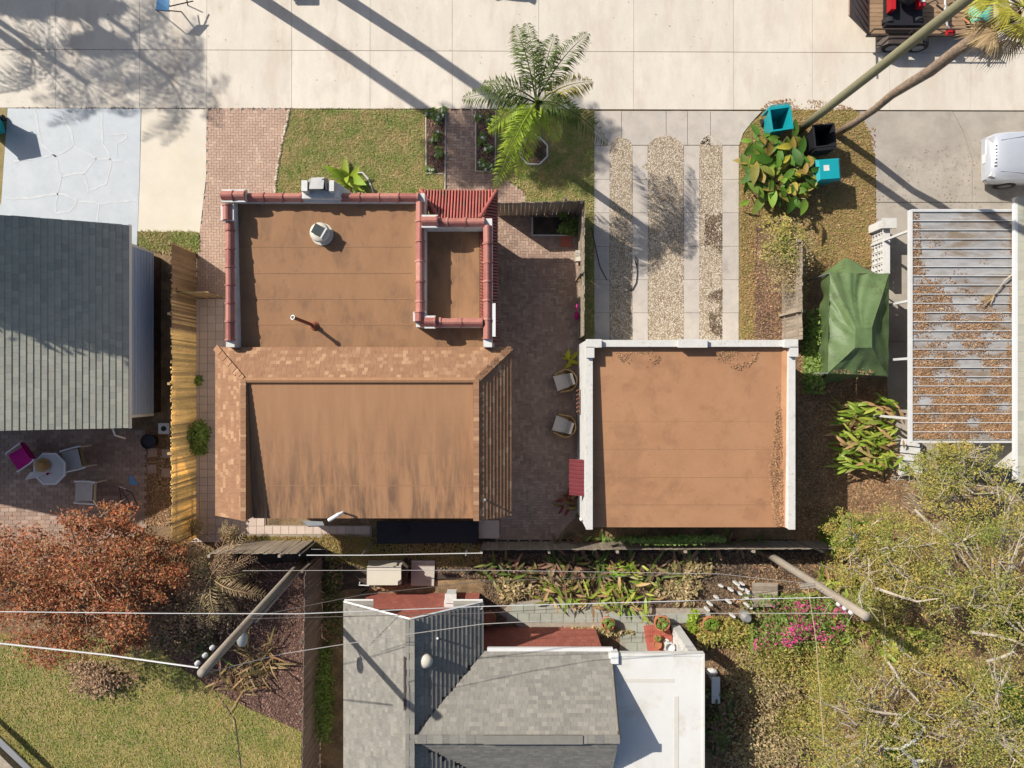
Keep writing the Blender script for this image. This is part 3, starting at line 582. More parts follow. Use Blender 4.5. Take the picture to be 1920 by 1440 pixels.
# stepped corner and raised merlons
def merlon(c, L, axis, h=.22, tiles=2):
    d = (L, .40, h) if axis == 'x' else (.40, L, h); z = ZP+.06
    o = ob('merlon', MB().box((c[0], c[1], z+h/2), d), M['white'], mh); n = max(1, tiles)
    for k in range(n):
        t_ = (k+.5)/n-.5; p = (c[0]+(t_*L if axis == 'x' else 0), c[1]+(t_*L if axis == 'y' else 0), z+h)
        inst('merlon_tile', COPE, TRS(p, 0 if axis == 'x' else PI/2, (L/n*.98, 1.02, .9)), o)
merlon((xc+.2, yc), .75, 'x', .17, 2); merlon((xc, yc-.52), .5, 'y', .16, 1)
merlon((xq, yq+.17), .30, 'y', .14, 1); merlon((xq+.33, yq), .34, 'x', .13, 1); merlon((xq+.32, yc2), .5, 'x', .14, 1)
for c, L in (((xe+.2, py_(600, ZP), 3.5), 1.05),): ob('scupper_box', MB().box(c, (.1, L, .3)), M['trim'], mh)
# chimney on the front parapet
ch = ob('chimney', MB().hexa([Vector((px_(564, 3.5), yt-.35, 2.6)), Vector((px_(650, 3.5), yt-.35, 2.6)), Vector((px_(650, 3.5), yt+.25, 2.6)), Vector((px_(564, 3.5), yt+.25, 2.6))],
        [P(566, 372, 3.78), P(640, 372, 3.78), P(636, 344, 3.78), P(566, 344, 3.78)]), M['white'], mh)
for x0, x1 in ((565, 576), (616, 626)): ob('chimney_pier', MB().prism(pxs([(x0, 338), (x1, 338), (x1, 358), (x0, 358)], 4.1), 3.7, 4.1), M['white'], ch)
ob('chimney_shoulder', MB().hexa(pxs([(627, 373), (645, 373), (644, 350), (627, 346)], 3.6), [P(628, 368, 4.0), P(632, 368, 3.95), P(630, 342, 3.95), P(628, 340, 4.0)]), M['white'], ch)
ob('chimney_cap', MB().hexa(pxs([(578, 358), (612, 358), (612, 337), (578, 337)], 3.79), [P(580, 354, 4.2), P(606, 354, 4.2), P(608, 332, 4.12), P(584, 333, 4.12)]), M['metal'], ch)
ob('flue', MB().hexa(pxs([(600, 357), (615, 357), (615, 336), (600, 336)], 3.79), pxs([(604, 356), (614, 356), (614, 335), (604, 335)], 4.14)), M['black'], ch)
# barrel tile pent roofs over the entrance and along the patio
BAR = MB()
for k in range(6):
    a0, a1 = PI*k/6, PI*(k+1)/6
    BAR.add([(0, math.cos(a0), math.sin(a0)), (0, math.cos(a1), math.sin(a1)), (1, math.cos(a1), math.sin(a1)), (1, math.cos(a0), math.sin(a0))], [(0, 3, 2, 1)])
BAR.add([(1, math.cos(PI*k/6), math.sin(PI*k/6)) for k in range(7)], [tuple(range(7))]); BAR = BAR.mesh('barrel_tile', M['barrel'])
def barrel(a, b, r, parent, name='barrel_tile'):
    a, b = Vector(a), Vector(b); x = (b-a); L = x.length; x = x/L; y = Vector((0, 0, 1)).cross(x).normalized(); z = x.cross(y)
    inst(name, BAR, basis(a, x, y, z, (L, r, r)), parent)
pr = thing('x', None, None); bpy.data.objects.remove(pr)
E0, E1, T0, T1 = P(789, 356, 2.6), P(931, 357, 2.6), P(824, 411, 3.2), P(899, 409, 3.2)
fr = deck3('pent_roof', [E0-Vector((0, 0, .03)), E1-Vector((0, 0, .03)), T1-Vector((0, 0, .03)), T0-Vector((0, 0, .03))], .08, M['roofdark'], mh)
n = 25
for k in range(n):
    x = E0.x+(E1.x-E0.x)*(k+.5)/n; f = 1.0
    if x < T0.x: f = (x-E0.x)/(T0.x-E0.x)
    if x > T1.x: f = (E1.x-x)/(E1.x-T1.x)
    f = max(f, .06); top = Vector((x, E0.y+(T0.y-E0.y)*f, E0.z+(T0.z-E0.z)*f)); e = Vector((x+U(-.004, .004), E0.y-.02*U(0, 1), E0.z))
    barrel(top, e, .034, fr)
barrel(T0+Vector((.0, 0, .02)), E0+Vector((0, 0, .02)), .06, fr, 'hip_tile'); barrel(T1+Vector((0, 0, .02)), E1+Vector((0, 0, .02)), .06, fr, 'hip_tile')
lf = deck3('pent_roof', [E0-Vector((0, 0, .03)), T0-Vector((0, 0, .03)), Vector((T0.x-.28, T0.y, 2.62))], .06, M['barrel'], mh)
for k in range(12):
    f = (k+.5)/12; a = T0.lerp(E0, f); barrel(a, a+Vector((-.16*(1-f*.6), 0, -.12)), .04, lf)
ex0, ey0 = px_(933, 2.55), py_(360, 2.55); tx0 = px_(899, 3.0)
sr = deck3('pent_roof', [Vector((ex0, ey0, 2.5)), Vector((ex0, 1.35, 2.5)), Vector((tx0, 1.35, 2.93)), Vector((tx0, yt2-.05, 2.93)), E1-Vector((.02, 0, .06))], .06, M['roofdark'], mh)
y = ey0-.06; k = 0
while y > 1.35:
    f = min(1, (ey0-y)/(ey0-T1.y)+.05) if y > T1.y else 1
    barrel((ex0+(tx0-ex0)*f, y, 2.55+.43*f), (ex0+.01*U(-1, 1), y, 2.55), .036, sr); y -= .103
# mansard over the rear part
zE, zR = 3.2, 4.0
x0, x1, y1, y0 = px_(405, zE), px_(957, zE), py_(652, zE), py_(966.5, zE)
a0, a1, b1 = px_(455, zR), px_(895, zR), py_(711, zR)
for nm, q in (('l', [(x0, y0, zE), (x0, y1, zE), (a0, b1, zR), (a0, y0, zR)]), ('t', [(x0, y1, zE), (x1, y1, zE), (a1, b1, zR), (a0, b1, zR)]), ('r', [(x1, y1, zE), (x1, y0, zE), (a1, y0, zR), (a1, b1, zR)])):
    deck3('mansard_slope', q, .1, M['roofdark'], mh)
hT = math.hypot(y1-b1, zR-zE); hL = math.hypot(a0-x0, zR-zE); hR = math.hypot(x1-a1, zR-zE)
shingles(mh, M['sh_tan'], (x0, y1, zE), (1, 0, 0), (0, b1-y1, zR-zE), x1-x0, hT, .142, .15, lambda u, v: v/hT*(a0-x0)-.03 < u < (x1-x0)-v/hT*(x1-a1)+.03, nmax=240)
shingles(mh, M['sh_tan'], (x0, y0, zE), (0, 1, 0), (a0-x0, 0, zR-zE), y1-y0, hL, .142, .15, lambda u, v: u < (y1-y0)-v/hL*(y1-b1)+.02, nmax=40)
shingles(mh, M['sh_tan'], (x1, y0, zE), (0, 1, 0), (a1-x1, 0, zR-zE), y1-y0, hR, .135, .2, lambda u, v: u < (y1-y0)-v/hR*(y1-b1)+.02, nmax=20, th=.032)
def caps(a, b, n, wd=.26):
    a, b = Vector(a), Vector(b); x = (b-a).normalized(); y = Vector((0, 0, 1)).cross(x).normalized(); z = x.cross(y); c = UNIT().mesh('cap_shingle', M['sh_tan'])
    for k in range(n): inst('cap_shingle', c, basis(a.lerp(b, (k+.5)/n)+z*(.022+.012*(k % 2)), (x+z*.06).normalized(), y, z, ((b-a).length/n*1.2, wd, .022)), mh)
caps((x0, y1, zE), (a0, b1, zR), 11, .2); caps((x1, y1, zE), (a1, b1, zR), 11, .2); caps((a0+.03, y0, zR), (a0+.03, b1, zR), 44, .17); caps((a1-.03, y0, zR), (a1-.03, b1, zR), 44, .17); ob('ridge_band', MB().tube([(a0+.05, b1-.03, zR-.05), (a1-.05, b1-.03, zR-.05)], .1, 8), M['deck_rear'], mh)
dk = lambda y: 3.93-.42*(b1-y)/(b1-y0)
deck3('flat_roof', [(a0+.14, y0-.03, dk(y0)), (a1-.14, y0-.03, dk(y0)), (a1-.14, b1-.1, dk(b1)), (a0+.14, b1-.1, dk(b1))], .25, M['deck_rear'], mh)
for xx in (a0+.06, a1-.06): deck3('curb', [(xx-.07, y0+.01, zR), (xx+.07, y0+.01, zR), (xx+.07, b1-.1, zR), (xx-.07, b1-.1, zR)], .6, M['deck'], mh)
for yy in (734, 795, 850, 912): y = py_(yy, 3.8); ob('roof_seam', MB().box(((a0+a1)/2, y, dk(y)+.003), (a1-a0-.34, .025, .008)), M['seam'], mh)
ob('wall', MB().box(((x0+x1)/2, (y1+y0)/2-.05, 1.55), (x1-x0-.8, y1-y0-.7, 3.1)), M['cream_wall'], mh)
ob('soffit', MB().box(((x0+x1)/2, (y1+y0)/2, zE-.12), (x1-x0-.06, y1-y0-.06, .06)), M['trim'], mh)
window(mh, (-3.2, y0+.3, 1.5), 1.3, 1.1, 'y-'); window(mh, (-7.4, y0+.3, 1.5), 1.0, 1.1, 'y-'); window(mh, (x1-.4, -2.2, 1.5), 1.2, 1.1, 'x+'); window(mh, (x1-.4, .2, 1.5), .8, 1.1, 'x+')
# things on the roofs
f = thing('attic_fan', 'round white solar attic fan on the tan flat roof', 'roof vent', P(606, 441, 3.25))
c = P(605, 440, 3.25); z_ = zr(c.y); c.z = z_
ob('base', MB().lathe(c, [(.36, 0), (.36, .03), (.24, .06), (.22, .3)], 24), M['beige'], f); dm = ob('dome', MB().lathe(c, [(.2, .25), (.31, .26), (.32, .3), (.27, .36), (.12, .4), (.02, .41)], 28), M['beige'], f, smooth=True)
ob('solar_panel', MB().box(c+Vector((-.0, .03, .44)), (.36, .32, .03), Matrix.Rotation(R(-28), 3, 'Z') @ Matrix.Rotation(R(9), 3, 'Y')), M['panel'], f)
ob('bracket', MB().box(c+Vector((.16, -.06, .43)), (.05, .36, .05), Matrix.Rotation(R(-30), 3, 'Z')), M['white'], f)
v = thing('vent_pipe', 'slanting brown vent pipe with dark collar on the tan flat roof', 'pipe', P(588, 608, 3.12))
b_ = P(590, 611, 3.1); t_ = P(549, 595, 4.12); ob('pipe', MB().tube([b_, t_], .055, 10), M['ventpipe'], v)
q = MB(); q.tube([t_-(t_-b_)*.03, t_+(t_-b_)*.01], .075, 12); ob('pipe_rim', q, M['metal'], v); ob('pipe_mouth', MB().tube([t_+(t_-b_)*.012, t_+(t_-b_)*.016], .055, 12), M['black'], v)
q = MB(); q.lathe(b_, [(.16, -.02), (.15, .03), (.085, .09), (.075, .2)], 12); ob('collar', q, M['ventpipe'], v)
v = thing('vent_pipe', 'short vent pipe on the shaded right shingle slope of the tan house', 'pipe', P(910, 938, 3.7))
ob('pipe', MB().tube([P(911, 936, 3.45), P(909, 937, 4.02)], .04, 8), M['metal'], v)
v = thing('rear_antenna', 'white antenna arm leaning over the rear edge of the tan roof', 'antenna', P(643, 962, 3.52))
ob('mast', MB().tube([P(645, 962, 3.5), P(643, 959, 3.85)], .03, 8), M['metal'], v); ob('arm', MB().tube([P(643, 960, 3.85), P(634, 965, 3.9), P(616, 976, 3.9)], [.03, .06, .06], 10), M['trim'], v)
ob('panel', MB().hexa(pxs([(567, 978), (605, 980), (608, 987), (578, 988)], 3.75), pxs([(567, 976), (605, 978), (608, 985), (578, 986)], 3.8)), M['metal'], v)

# ---------------------------------------------------------------- garage
ga = thing('white_garage', 'white flat roofed garage with tan roof and notched parapets', 'garage', (5.8, -1.6, 0))
zg = 3.0; gx0, gx1, gy1, gy0 = px_(1099, zg), px_(1490, zg), py_(638, zg), py_(992, zg); gw = .2
for c, d in ((((gx0+gw/2), (gy1+gy0)/2, zg/2), (gw, gy1-gy0, zg)), ((gx1-gw/2, (gy1+gy0)/2, zg/2), (gw, gy1-gy0, zg)), (((gx0+gx1)/2, gy1-gw/2-.01, zg/2-.01), (gx1-gx0-2*gw, gw, zg-.02))): ob('wall', MB().box(c, d), M['white'], ga)
ob('wall', MB().box(((gx0+gx1)/2, gy0+.16, 1.22), (gx1-gx0-2*gw, .2, 2.44)), M['white'], ga)
gz = lambda y: 2.8-.27*(gy1-y)/(gy1-gy0)
deck3('flat_roof', [(gx0+gw, gy0-.04, gz(gy0)), (gx1-gw, gy0-.04, gz(gy0)), (gx1-gw, gy1-gw, gz(gy1)), (gx0+gw, gy1-gw, gz(gy1))], .18, M['deck2'], ga)
for yy in (684, 738, 790, 843, 896, 948): y = py_(yy, 2.7); ob('roof_seam', MB().box(((gx0+gx1)/2, y, gz(y)+.003), (gx1-gx0-2*gw-.1, .02, .006)), M['seam'], ga)
deck3('cant_strip', [(gx1-gw-.14, gy0, gz(gy0)+.012), (gx1-gw+.0, gy0, gz(gy0)+.2), (gx1-gw, gy1-gw, gz(gy1)+.1), (gx1-gw-.14, gy1-gw, gz(gy1)+.012)], .02, M['deck2'], ga)
for c, d in (((gx0+gw/2, (gy1+gy0)/2, zg+.015), (gw+.02, gy1-gy0+.02, .03)), ((gx1-gw/2, (gy1+gy0)/2, zg+.015), (gw+.02, gy1-gy0+.02, .03)), (((gx0+gx1)/2, gy1-gw/2, zg+.0), (gx1-gx0-2*gw-.03, gw+.02, .03))): ob('coping', MB().box(c, d), M['wornwhite'], ga)
for cx, cy, dx, dy in ((gx0+.23, gy1-.11, .48, .25), (gx0+.11, gy1-.4, .25, .33), (px_(1298, 3.1), gy1-.11, .92, .25), (gx1-.18, gy1-.11, .42, .25), (gx1-.09, gy1-.38, .25, .3)):
    m_ = ob('merlon', MB().box((cx, cy, zg+.08), (dx, dy, .14)), M['white'], ga); ob('merlon_cap', MB().box((cx, cy, zg+.16), (dx+.02, dy+.02, .03)), M['wornwhite'], m_)
gd = ob('garage_door', MB().box((5.8, gy1+.01, 1.08), (4.8, .05, 2.16)), M['trim'], ga)
for k in range(4): ob('door_panel', MB().box((5.8, gy1+.04, .3+k*.53), (4.7, .02, .48)), M['trim'], gd)
aw = thing('door_awning', 'small maroon ribbed awning on the white garage wall', 'awning', P(1085, 900, 2.1))
A0, A1 = P(1093, 862, 2.35), P(1093, 930, 2.35); B0, B1 = P(1067, 862, 2.1), P(1067, 932, 2.1); xw = gx0-.01
aw_d = deck3('awning_sheet', [(xw, A0.y, 2.4), (xw, A1.y, 2.4), (B1.x, A1.y, 2.12), (B0.x, A0.y, 2.12)], .03, M['maroon'], aw)
for k in range(9): yy = A0.y+(A1.y-A0.y)*(k+.5)/9; ob('rib', MB().hexa([Vector((xw, yy-.03, 2.4)), Vector((B0.x, yy-.03, 2.12)), Vector((B0.x, yy+.03, 2.12)), Vector((xw, yy+.03, 2.4))], [Vector((xw, yy-.015, 2.43)), Vector((B0.x, yy-.015, 2.15)), Vector((B0.x, yy+.015, 2.15)), Vector((xw, yy+.015, 2.43))]), M['maroon'], aw)
for yy in (A0.y-.05, A1.y+.05): ob('bracket', MB().tube([(xw, yy, 1.8), (B0.x+.1, yy, 2.1)], .015, 6), M['metal'], aw)
dd = ob('side_door', MB().box((gx0-.01, (A0.y+A1.y)/2, 1.03), (.05, .9, 2.06)), M['trim'], ga); ob('handle', MB().box((gx0-.05, (A0.y+A1.y)/2+.36, 1.0), (.05, .1, .03)), M['metal'], dd)
litter('dry_leaves', [(v.x, v.y) for v in pxs([(1155, 659), (1245, 659), (1235, 680), (1205, 695), (1180, 685), (1160, 675)], 2.8)], 800, .03, M['litter'], 'small drift of dry leaves on the garage roof near its left front corner', 2.785, zj=.03, patchy=1.2)
litter('dry_leaves', [(v.x, v.y) for v in pxs([(1330, 659), (1425, 659), (1420, 675), (1390, 695), (1340, 680)], 2.8)], 900, .03, M['litter'], 'drift of dry leaves on the garage roof beside the middle notch', 2.785, zj=.03, patchy=1.0)
litter('dry_leaves', [(v.x, v.y) for v in pxs([(1456, 670), (1468, 670), (1466, 985), (1448, 985), (1440, 880), (1452, 800)], 2.7)], 2600, .024, M['litter'], 'strip of dry leaves along the right edge of the garage roof', 2.72, zj=.03, patchy=.1)
for k in range(420):
    pass
sp = scatter([(v.x, v.y) for v in pxs([(1140, 690), (1455, 690), (1455, 980), (1145, 980)], 2.7)], 420); mbs = MB()
for x, y in sp:
    a = U(0, 6.28); l = U(.01, .03); z = gz(y)+.006; dx, dy = math.cos(a)*l, math.sin(a)*l
    mbs.add([(x-dx, y-dy, z), (x+dy*.5, y-dx*.5, z+.006), (x+dx, y+dy, z), (x-dy*.5, y+dx*.5, z+.004)], [(0, 1, 2, 3)])
ob('leaf_specks', mbs, M['litter'], None, 'tiny scattered leaf specks over the tan garage roof', 'leaves', kind='stuff')

# ---------------------------------------------------------------- grey shingle house at the bottom
gh = thing('grey_house', 'grey shingle gabled house with a white flat roofed wing at the bottom', 'house', (0, -11, 0))
ez, rz = 2.8, 4.42; gl, gr, gc = px_(645, ez), px_(905, ez), px_(769, rz); gy = py_(1130, ez); ye = -16.0
cyE, cyR, cxR = py_(1221, ez), py_(1385, rz), px_(1146, ez)
deck3('roof', [(gl, gy, ez), (gc, gy, rz), (gc, ye, rz), (gl, ye, ez)], .1, M['roofdark'], gh)
slp = (rz-ez)/(gr-gc)
deck3('roof', [(gc, gy, rz), (gr, gy, ez), (gr, cyE, ez), (gc, cyR, rz)], .1, M['roofdark'], gh)
deck3('roof', [(gr, cyE, ez), (cxR, cyE, ez), (cxR, cyR, rz), (gc, cyR, rz)], .1, M['roofdark'], gh)
deck3('roof', [(gc, cyR, rz), (cxR, cyR, rz), (cxR, 2*cyR-cyE, ez), (gr, 2*cyR-cyE, ez)], .1, M['roofdark'], gh)
deck3('roof', [(gc, cyR, rz), (gr, 2*cyR-cyE, ez), (gr, ye, ez), (gc, ye, rz)], .1, M['roofdark'], gh)
vl = Vector((gc-gl, 0, rz-ez)); shingles(gh, M['sh_gray'], (gl, ye, ez), (0, 1, 0), vl, gy-ye, vl.length, .125, .17, lambda u, v: u > 1.2, nmax=90)
vr = Vector((gc-gr, 0, rz-ez)); shingles(gh, M['sh_gray'], (gr, ye, ez), (0, 1, 0), vr, gy-ye, vr.length, .16, .26, lambda u, v: (u+ye) > cyE+(cyR-cyE)*v/vr.length-.02 or (u+ye) < (2*cyR-cyE)+(cyE-cyR)*v/vr.length-.05, nmax=90, th=.034)
vc = Vector((0, cyR-cyE, rz-ez)); shingles(gh, M['sh_gray'], (gc, cyE, ez), (1, 0, 0), vc, cxR-gc, vc.length, .125, .18, lambda u, v: u+gc > gr+(gc-gr)*v/vc.length, nmax=120)
vb = Vector((0, cyE-cyR, rz-ez)); shingles(gh, M['sh_gray'], (gc, 2*cyR-cyE, ez), (1, 0, 0), vb, cxR-gc, vb.length, .125, .18, lambda u, v: u+gc > gr+(gc-gr)*v/vb.length, nmax=0, th=.03)
def trimline(a, b, w=.07, m='trim'): ob('trim_board', MB().tube([a, b], w/2, 4), M[m], gh)
trimline((gl, gy+.03, ez), (gc, gy+.03, rz+.02)); trimline((gc, gy+.03, rz+.02), (gr, gy+.03, ez)); ob('gutter', MB().box(((gr+cxR)/2+.1, cyE+.05, ez-.03), (cxR-gr-.1, .13, .12)), M['trim'], gh)
trimline((cxR+.02, cyE, ez), (cxR+.02, cyR, rz), .05, 'roofdark')
for a, b in (((gc, gy), (gc, ye)),):
    cm = UNIT().mesh('cap_shingle', M['sh_gray'])
    for k in range(36): y = gy-(gy-ye)*(k+.5)/36; inst('cap_shingle', cm, TRS((gc, y, rz+.025+.01*(k % 2)), 0, (.28, (gy-ye)/36*1.15, .03)), gh)
    for k in range(26): inst('cap_shingle', cm, TRS((gc+(cxR-gc)*(k+.5)/26, cyR, rz+.024+.01*(k % 2)), 0, ((cxR-gc)/26*1.15, .26, .03)), gh)
ob('ridge_vent', MB().box((gc-.16, py_(1280, 4.4), rz+.02), (.06, 1.6, .1)), M['roofdark'], gh); ob('ridge_vent', MB().box((px_(1000, 4.42), cyR+.0, rz+.05), (3.0, .26, .07)), M['sh_gray'], gh)
vv = Vector((gr, cyE, ez)); ob('valley', MB().tube([vv+Vector((0, 0, .03)), (gc, cyR, rz+.03)], .03, 5), M['roofdark'], gh)
ob('wall', MB().box(((gl+gr)/2, (gy+ye)/2-.3, 1.35), (gr-gl-.5, gy-ye-.6, 2.7)), M['cream_wall'], gh); ob('brick_facing', MB().box(((gl+gr)/2, gy-.58, 1.35), (gr-gl-.46, .06, 2.7)), M['redbrick'], gh); ob('brick_facing', MB().box(((gr+cxR)/2-.3, cyE-.24, 1.35), (cxR-gr+.2, .06, 2.7)), M['redbrick'], gh); ob('wall', MB().box(((gr+cxR)/2-.3, cyR, 1.35), (cxR-gr+.25, 2*(cyE-cyR)-.5, 2.7)), M['cream_wall'], gh)
ob('gable', MB().add([(gl+.25, gy-.6, 2.7), (gr-.25, gy-.6, 2.7), (gc, gy-.6, rz-.15), (gl+.25, gy-.75, 2.7), (gr-.25, gy-.75, 2.7), (gc, gy-.75, rz-.15)], [(0, 1, 2), (5, 4, 3), (0, 3, 4, 1), (1, 4, 5, 2), (2, 5, 3, 0)]), M['redbrick'], gh)
ob('gable', MB().add([(cxR-.05, cyE-.2, 2.7), (cxR-.05, 2*cyR-cyE+.2, 2.7), (cxR-.05, cyR, rz-.12), (cxR-.2, cyE-.2, 2.7), (cxR-.2, 2*cyR-cyE+.2, 2.7), (cxR-.2, cyR, rz-.12)], [(0, 1, 2), (5, 4, 3), (0, 3, 4, 1), (1, 4, 5, 2), (2, 5, 3, 0)]), M['white'], gh)
for xa, xb in ((646, 700), (850, 905)):      # low shingled returns at the foot of the gable
    rt = ob('eave_return', MB().hexa([P(xa, 1146, 2.55), P(xb, 1146, 2.55), P(xb, 1125, 2.55), P(xa, 1125, 2.55)], [P(xa, 1143, 2.95), P(xb, 1143, 2.95), P(xb, 1125, 2.68), P(xa, 1125, 2.68)]), M['sh_gray'], gh)
    ob('return_trim', MB().tube([P(xa, 1125, 2.67), P(xb, 1125, 2.67)], .03, 5), M['trim'], rt)
# white flat roofed wing
zf = 2.95; fx0, fx1, fy1 = px_(1147, zf)-.1, px_(1321, zf), py_(1225, zf)
ob('flat_roof', MB().prism([(fx0, fy1), (fx1, fy1), (fx1, ye), (fx0, ye)], zf-.2, zf), M['mem'], gh); ob('wall', MB().box(((fx0+fx1)/2+.1, (fy1+ye)/2-.6, 1.36), (fx1-fx0-.3, fy1-ye-1.4, 2.74)), M['white'], gh); ob('porch_post', MB().box((fx1-.25, fy1-.25, 1.37), (.3, .3, 2.74)), M['white'], gh)
ob('roof_curb', MB().ring([(fx0+.02, fy1-.003), (fx1-.003, fy1-.003), (fx1-.003, ye+.01), (fx0+.02, ye+.01)], [(fx0+.1, fy1-.08), (fx1-.08, fy1-.08), (fx1-.08, ye+.1), (fx0+.1, ye+.1)], zf-.02, zf+.03), M['mem'], gh)
ob('roof_ridge', MB().box((px_(1268, zf), (fy1+ye)/2-.6, zf+.004), (.14, fy1-ye-1.6, .012)), M['memline'], gh); ob('roof_ridge', MB().box((px_(1215, zf), py_(1276, zf), zf+.003), (1.7, .12, .01)), M['memline'], gh)
ob('parapet_end', MB().box((px_(1152, 3.0), py_(1233, 3.0), 2.9), (.24, .36, .34)), M['trim'], gh)
window(gh, (fx1-.05, -10.5, 1.4), 1.1, 1.1, 'x+')
v = thing('roof_vent', 'cream mushroom vent on the right slope of the grey gable', 'roof vent', P(797, 1237, 4.05)); c = P(799, 1234, 3.95)
ob('stem', MB().lathe(c, [(.13, -.35), (.13, .2)], 14), M['beige'], v); ob('cap', MB().lathe(c+Vector((0, 0, .15)), [(.2, 0), (.23, .05), (.2, .14), (.1, .2), (.02, .21)], 24), M['beige'], v, smooth=True)
v = thing('vent_pipe', 'thin white vent pipe on the grey gable beside the mushroom vent', 'pipe', P(821, 1196, 3.6)); ob('pipe', MB().tube([P(822, 1195, 3.4), P(820, 1197, 4.05)], .035, 8), M['trim'], v); ob('flashing', MB().lathe(P(822, 1195, 3.66), [(.12, 0), (.1, .04), (.04, .07)], 10), M['metal'], v)

# ---------------------------------------------------------------- right hand neighbour: carport and roof edge
cp = thing('carport', 'grimy aluminium carport roof covered in leaves at the right edge', 'carport', P(1800, 610, 0))
zc = 2.5; c0, c1, cy1, cy0 = px_(1708, zc), px_(1900, zc), py_(397, zc), py_(826, zc); n = 25
pm = MB().box((0, 0, 0), (1, .96, .03)); pm.box((0, .47, .03), (1, .06, .05)); PANM = pm.mesh('roof_panel', M['alu']); st = (cy1-cy0)/n
RIB = UNIT().mesh('rib', M['chalk'])
for k in range(n):
    y = cy1-(k+.5)*st; o = inst('roof_panel', PANM, TRS(((c0+c1)/2, y, zc+U(-.004, .004)), 0, (c1-c0, st, 1)), cp)
    inst('rib', RIB, TRS(((c0+c1)/2, y+.47*st, zc+.06), 0, (c1-c0, .022, .016)), cp)
for c, d in (((c0-.03, (cy0+cy1)/2, zc), (.08, cy1-cy0+.1, .16)), ((c1+.03, (cy0+cy1)/2, zc+.05), (.1, cy1-cy0+.9, .16)), (((c0+c1)/2, cy1+.04, zc), (c1-c0, .06, .14)), (((c0+c1)/2, cy0-.04, zc), (c1-c0, .06, .14))): ob('fascia', MB().box(c, d), M['chalk'], cp)
for yy in (431, 563, 672, 785): y = py_(yy, zc); ob('post', MB().box((c0+.02, y, (zc-.1)/2), (.08, .08, zc-.1)), M['chalk'], cp)
def cl(pts, n, s, lab, pt_=.9): litter('dry_leaves', [(v.x, v.y) for v in pxs(pts, zc)], n, s, M['litter'], lab, zc+.018, zj=.04, patchy=pt_)
cl([(1708, 720), (1898, 715), (1898, 822), (1708, 822)], 12000, .038, 'thick mat of brown leaves on the near end of the carport roof', .3)
cl([(1708, 480), (1720, 480), (1898, 600), (1898, 735), (1708, 735)], 12000, .036, 'brown leaves along the left side of the carport roof', 1.15)
cl([(1708, 400), (1722, 400), (1735, 600), (1750, 735), (1708, 735)], 2600, .036, 'strip of leaves along the left edge of the carport roof', .9)
cl([(1893, 440), (1900, 440), (1900, 745), (1885, 740)], 1100, .035, 'brown leaves caught along the right gutter of the carport'); cl([(1730, 440), (1860, 450), (1860, 640), (1740, 600)], 900, .035, 'thin scatter of leaves on the middle of the carport roof', 2.3)
df = thing('dry_frond', 'dry fan palm frond lying on the carport roof', 'palm frond', P(1850, 550, 2.6)); q = MB(); q.tube([P(1907, 508, 2.65), P(1885, 525, 2.66), P(1865, 552, 2.62)], [.03, .022, .02], 6); ob('stalk', q, M['limb'], df)
q = MB()
for k in range(16):
    a = R(215+U(-32, 32)); b_ = P(1865, 552, 2.62); e = b_+Vector((math.cos(a), math.sin(a), 0))*U(.35, .62)+Vector((0, 0, U(-.02, .03))); sd = Vector((-math.sin(a), math.cos(a), 0))*.02
    q.add([b_, (b_+e)/2+sd+Vector((0, 0, .02)), e, (b_+e)/2-sd], [(0, 1, 2, 3)])
ob('leaflets', q, M['lf_deadfan'], df)
nh = thing('corner_house', 'green grey roof edge of the house beyond the carport', 'house', P(2100, 640, 0)); nx = px_(1907, 2.75)
deck3('roof', [(nx, py_(372, 2.75), 2.75), (nx, py_(905, 2.75), 2.75), (nx+5, py_(905, 2.75), 4.4), (nx+5, py_(372, 2.75), 4.4)], .1, M['sh_green'], nh); shingles(nh, M['sh_green'], (nx, py_(905, 2.75), 2.75), (0, 1, 0), (5, 0, 1.65), py_(372, 2.75)-py_(905, 2.75), 1.0, .18, .27, nmax=80)
ob('wall', MB().box((nx+3, py_(640, 2.75), 1.3), (5.4, 8.6, 2.6)), M['white'], nh); ob('gutter', MB().box((nx-.05, py_(640, 2.75), 2.72), (.1, 9.1, .12)), M['trim'], nh)

# ---------------------------------------------------------------- fences
CUBES = {}
def cube(m):
    if m.name not in CUBES: CUBES[m.name] = UNIT().mesh('board', m)
    return CUBES[m.name]
def fence(label, a, b, h, mf, bw=.14, gap=.008, side=1, posts=2.4, jag=.03, name='board_fence', th=.02, rails=True, railm=None):
    """vertical boards on rails and posts between two ground pixels; mf(py) picks the board's material"""
    a, b = P(*a), P(*b); d = b-a; L = d.length; d = d/L; nrm = Vector((-d.y, d.x, 0))*side; r = math.atan2(d.y, d.x)
    f = thing(name, label, 'fence', (a+b)/2); n = int(L/bw)
    for k in range(n):
        c = a+d*((k+.5)*L/n); hh = h+U(-jag, jag); m = mf(pix(c)[1])
        inst('board', cube(m), TRS(c+Vector((0, 0, hh/2))+nrm*U(-.004, .004), r, (L/n-gap, th, hh), U(-.012, .012), U(-.01, .01)), f)
    m = railm or mf(pix((a+b)/2)[1])
    if rails:
        for z in (.35, h-.3): ob('rail', MB().rbox((a+b)/2+nrm*.035+Vector((0, 0, z)), (L, .045, .09), r), m, f)
    for k in range(int(L/posts)+1): ob('post', MB().rbox(a+d*min(k*posts, L-.05)+nrm*.09+Vector((0, 0, h/2)), (.09, .09, h+.04), r), m, f)
    return f
W_ = lambda k: (lambda y: M[k])
fence('yellow reed fence between the shingle house and the tiled path', (368, 476), (368, 1008), 1.82, lambda y: M['wood_brown'] if y < 560 else (random.choice([M['reed_brown'], M['wood_brown']]) if y < 625 else (M['reed'] if random.random() < .85 else M['reed_brown'])), .06, .003, side=-1, jag=.07, railm=M['reed_brown'])
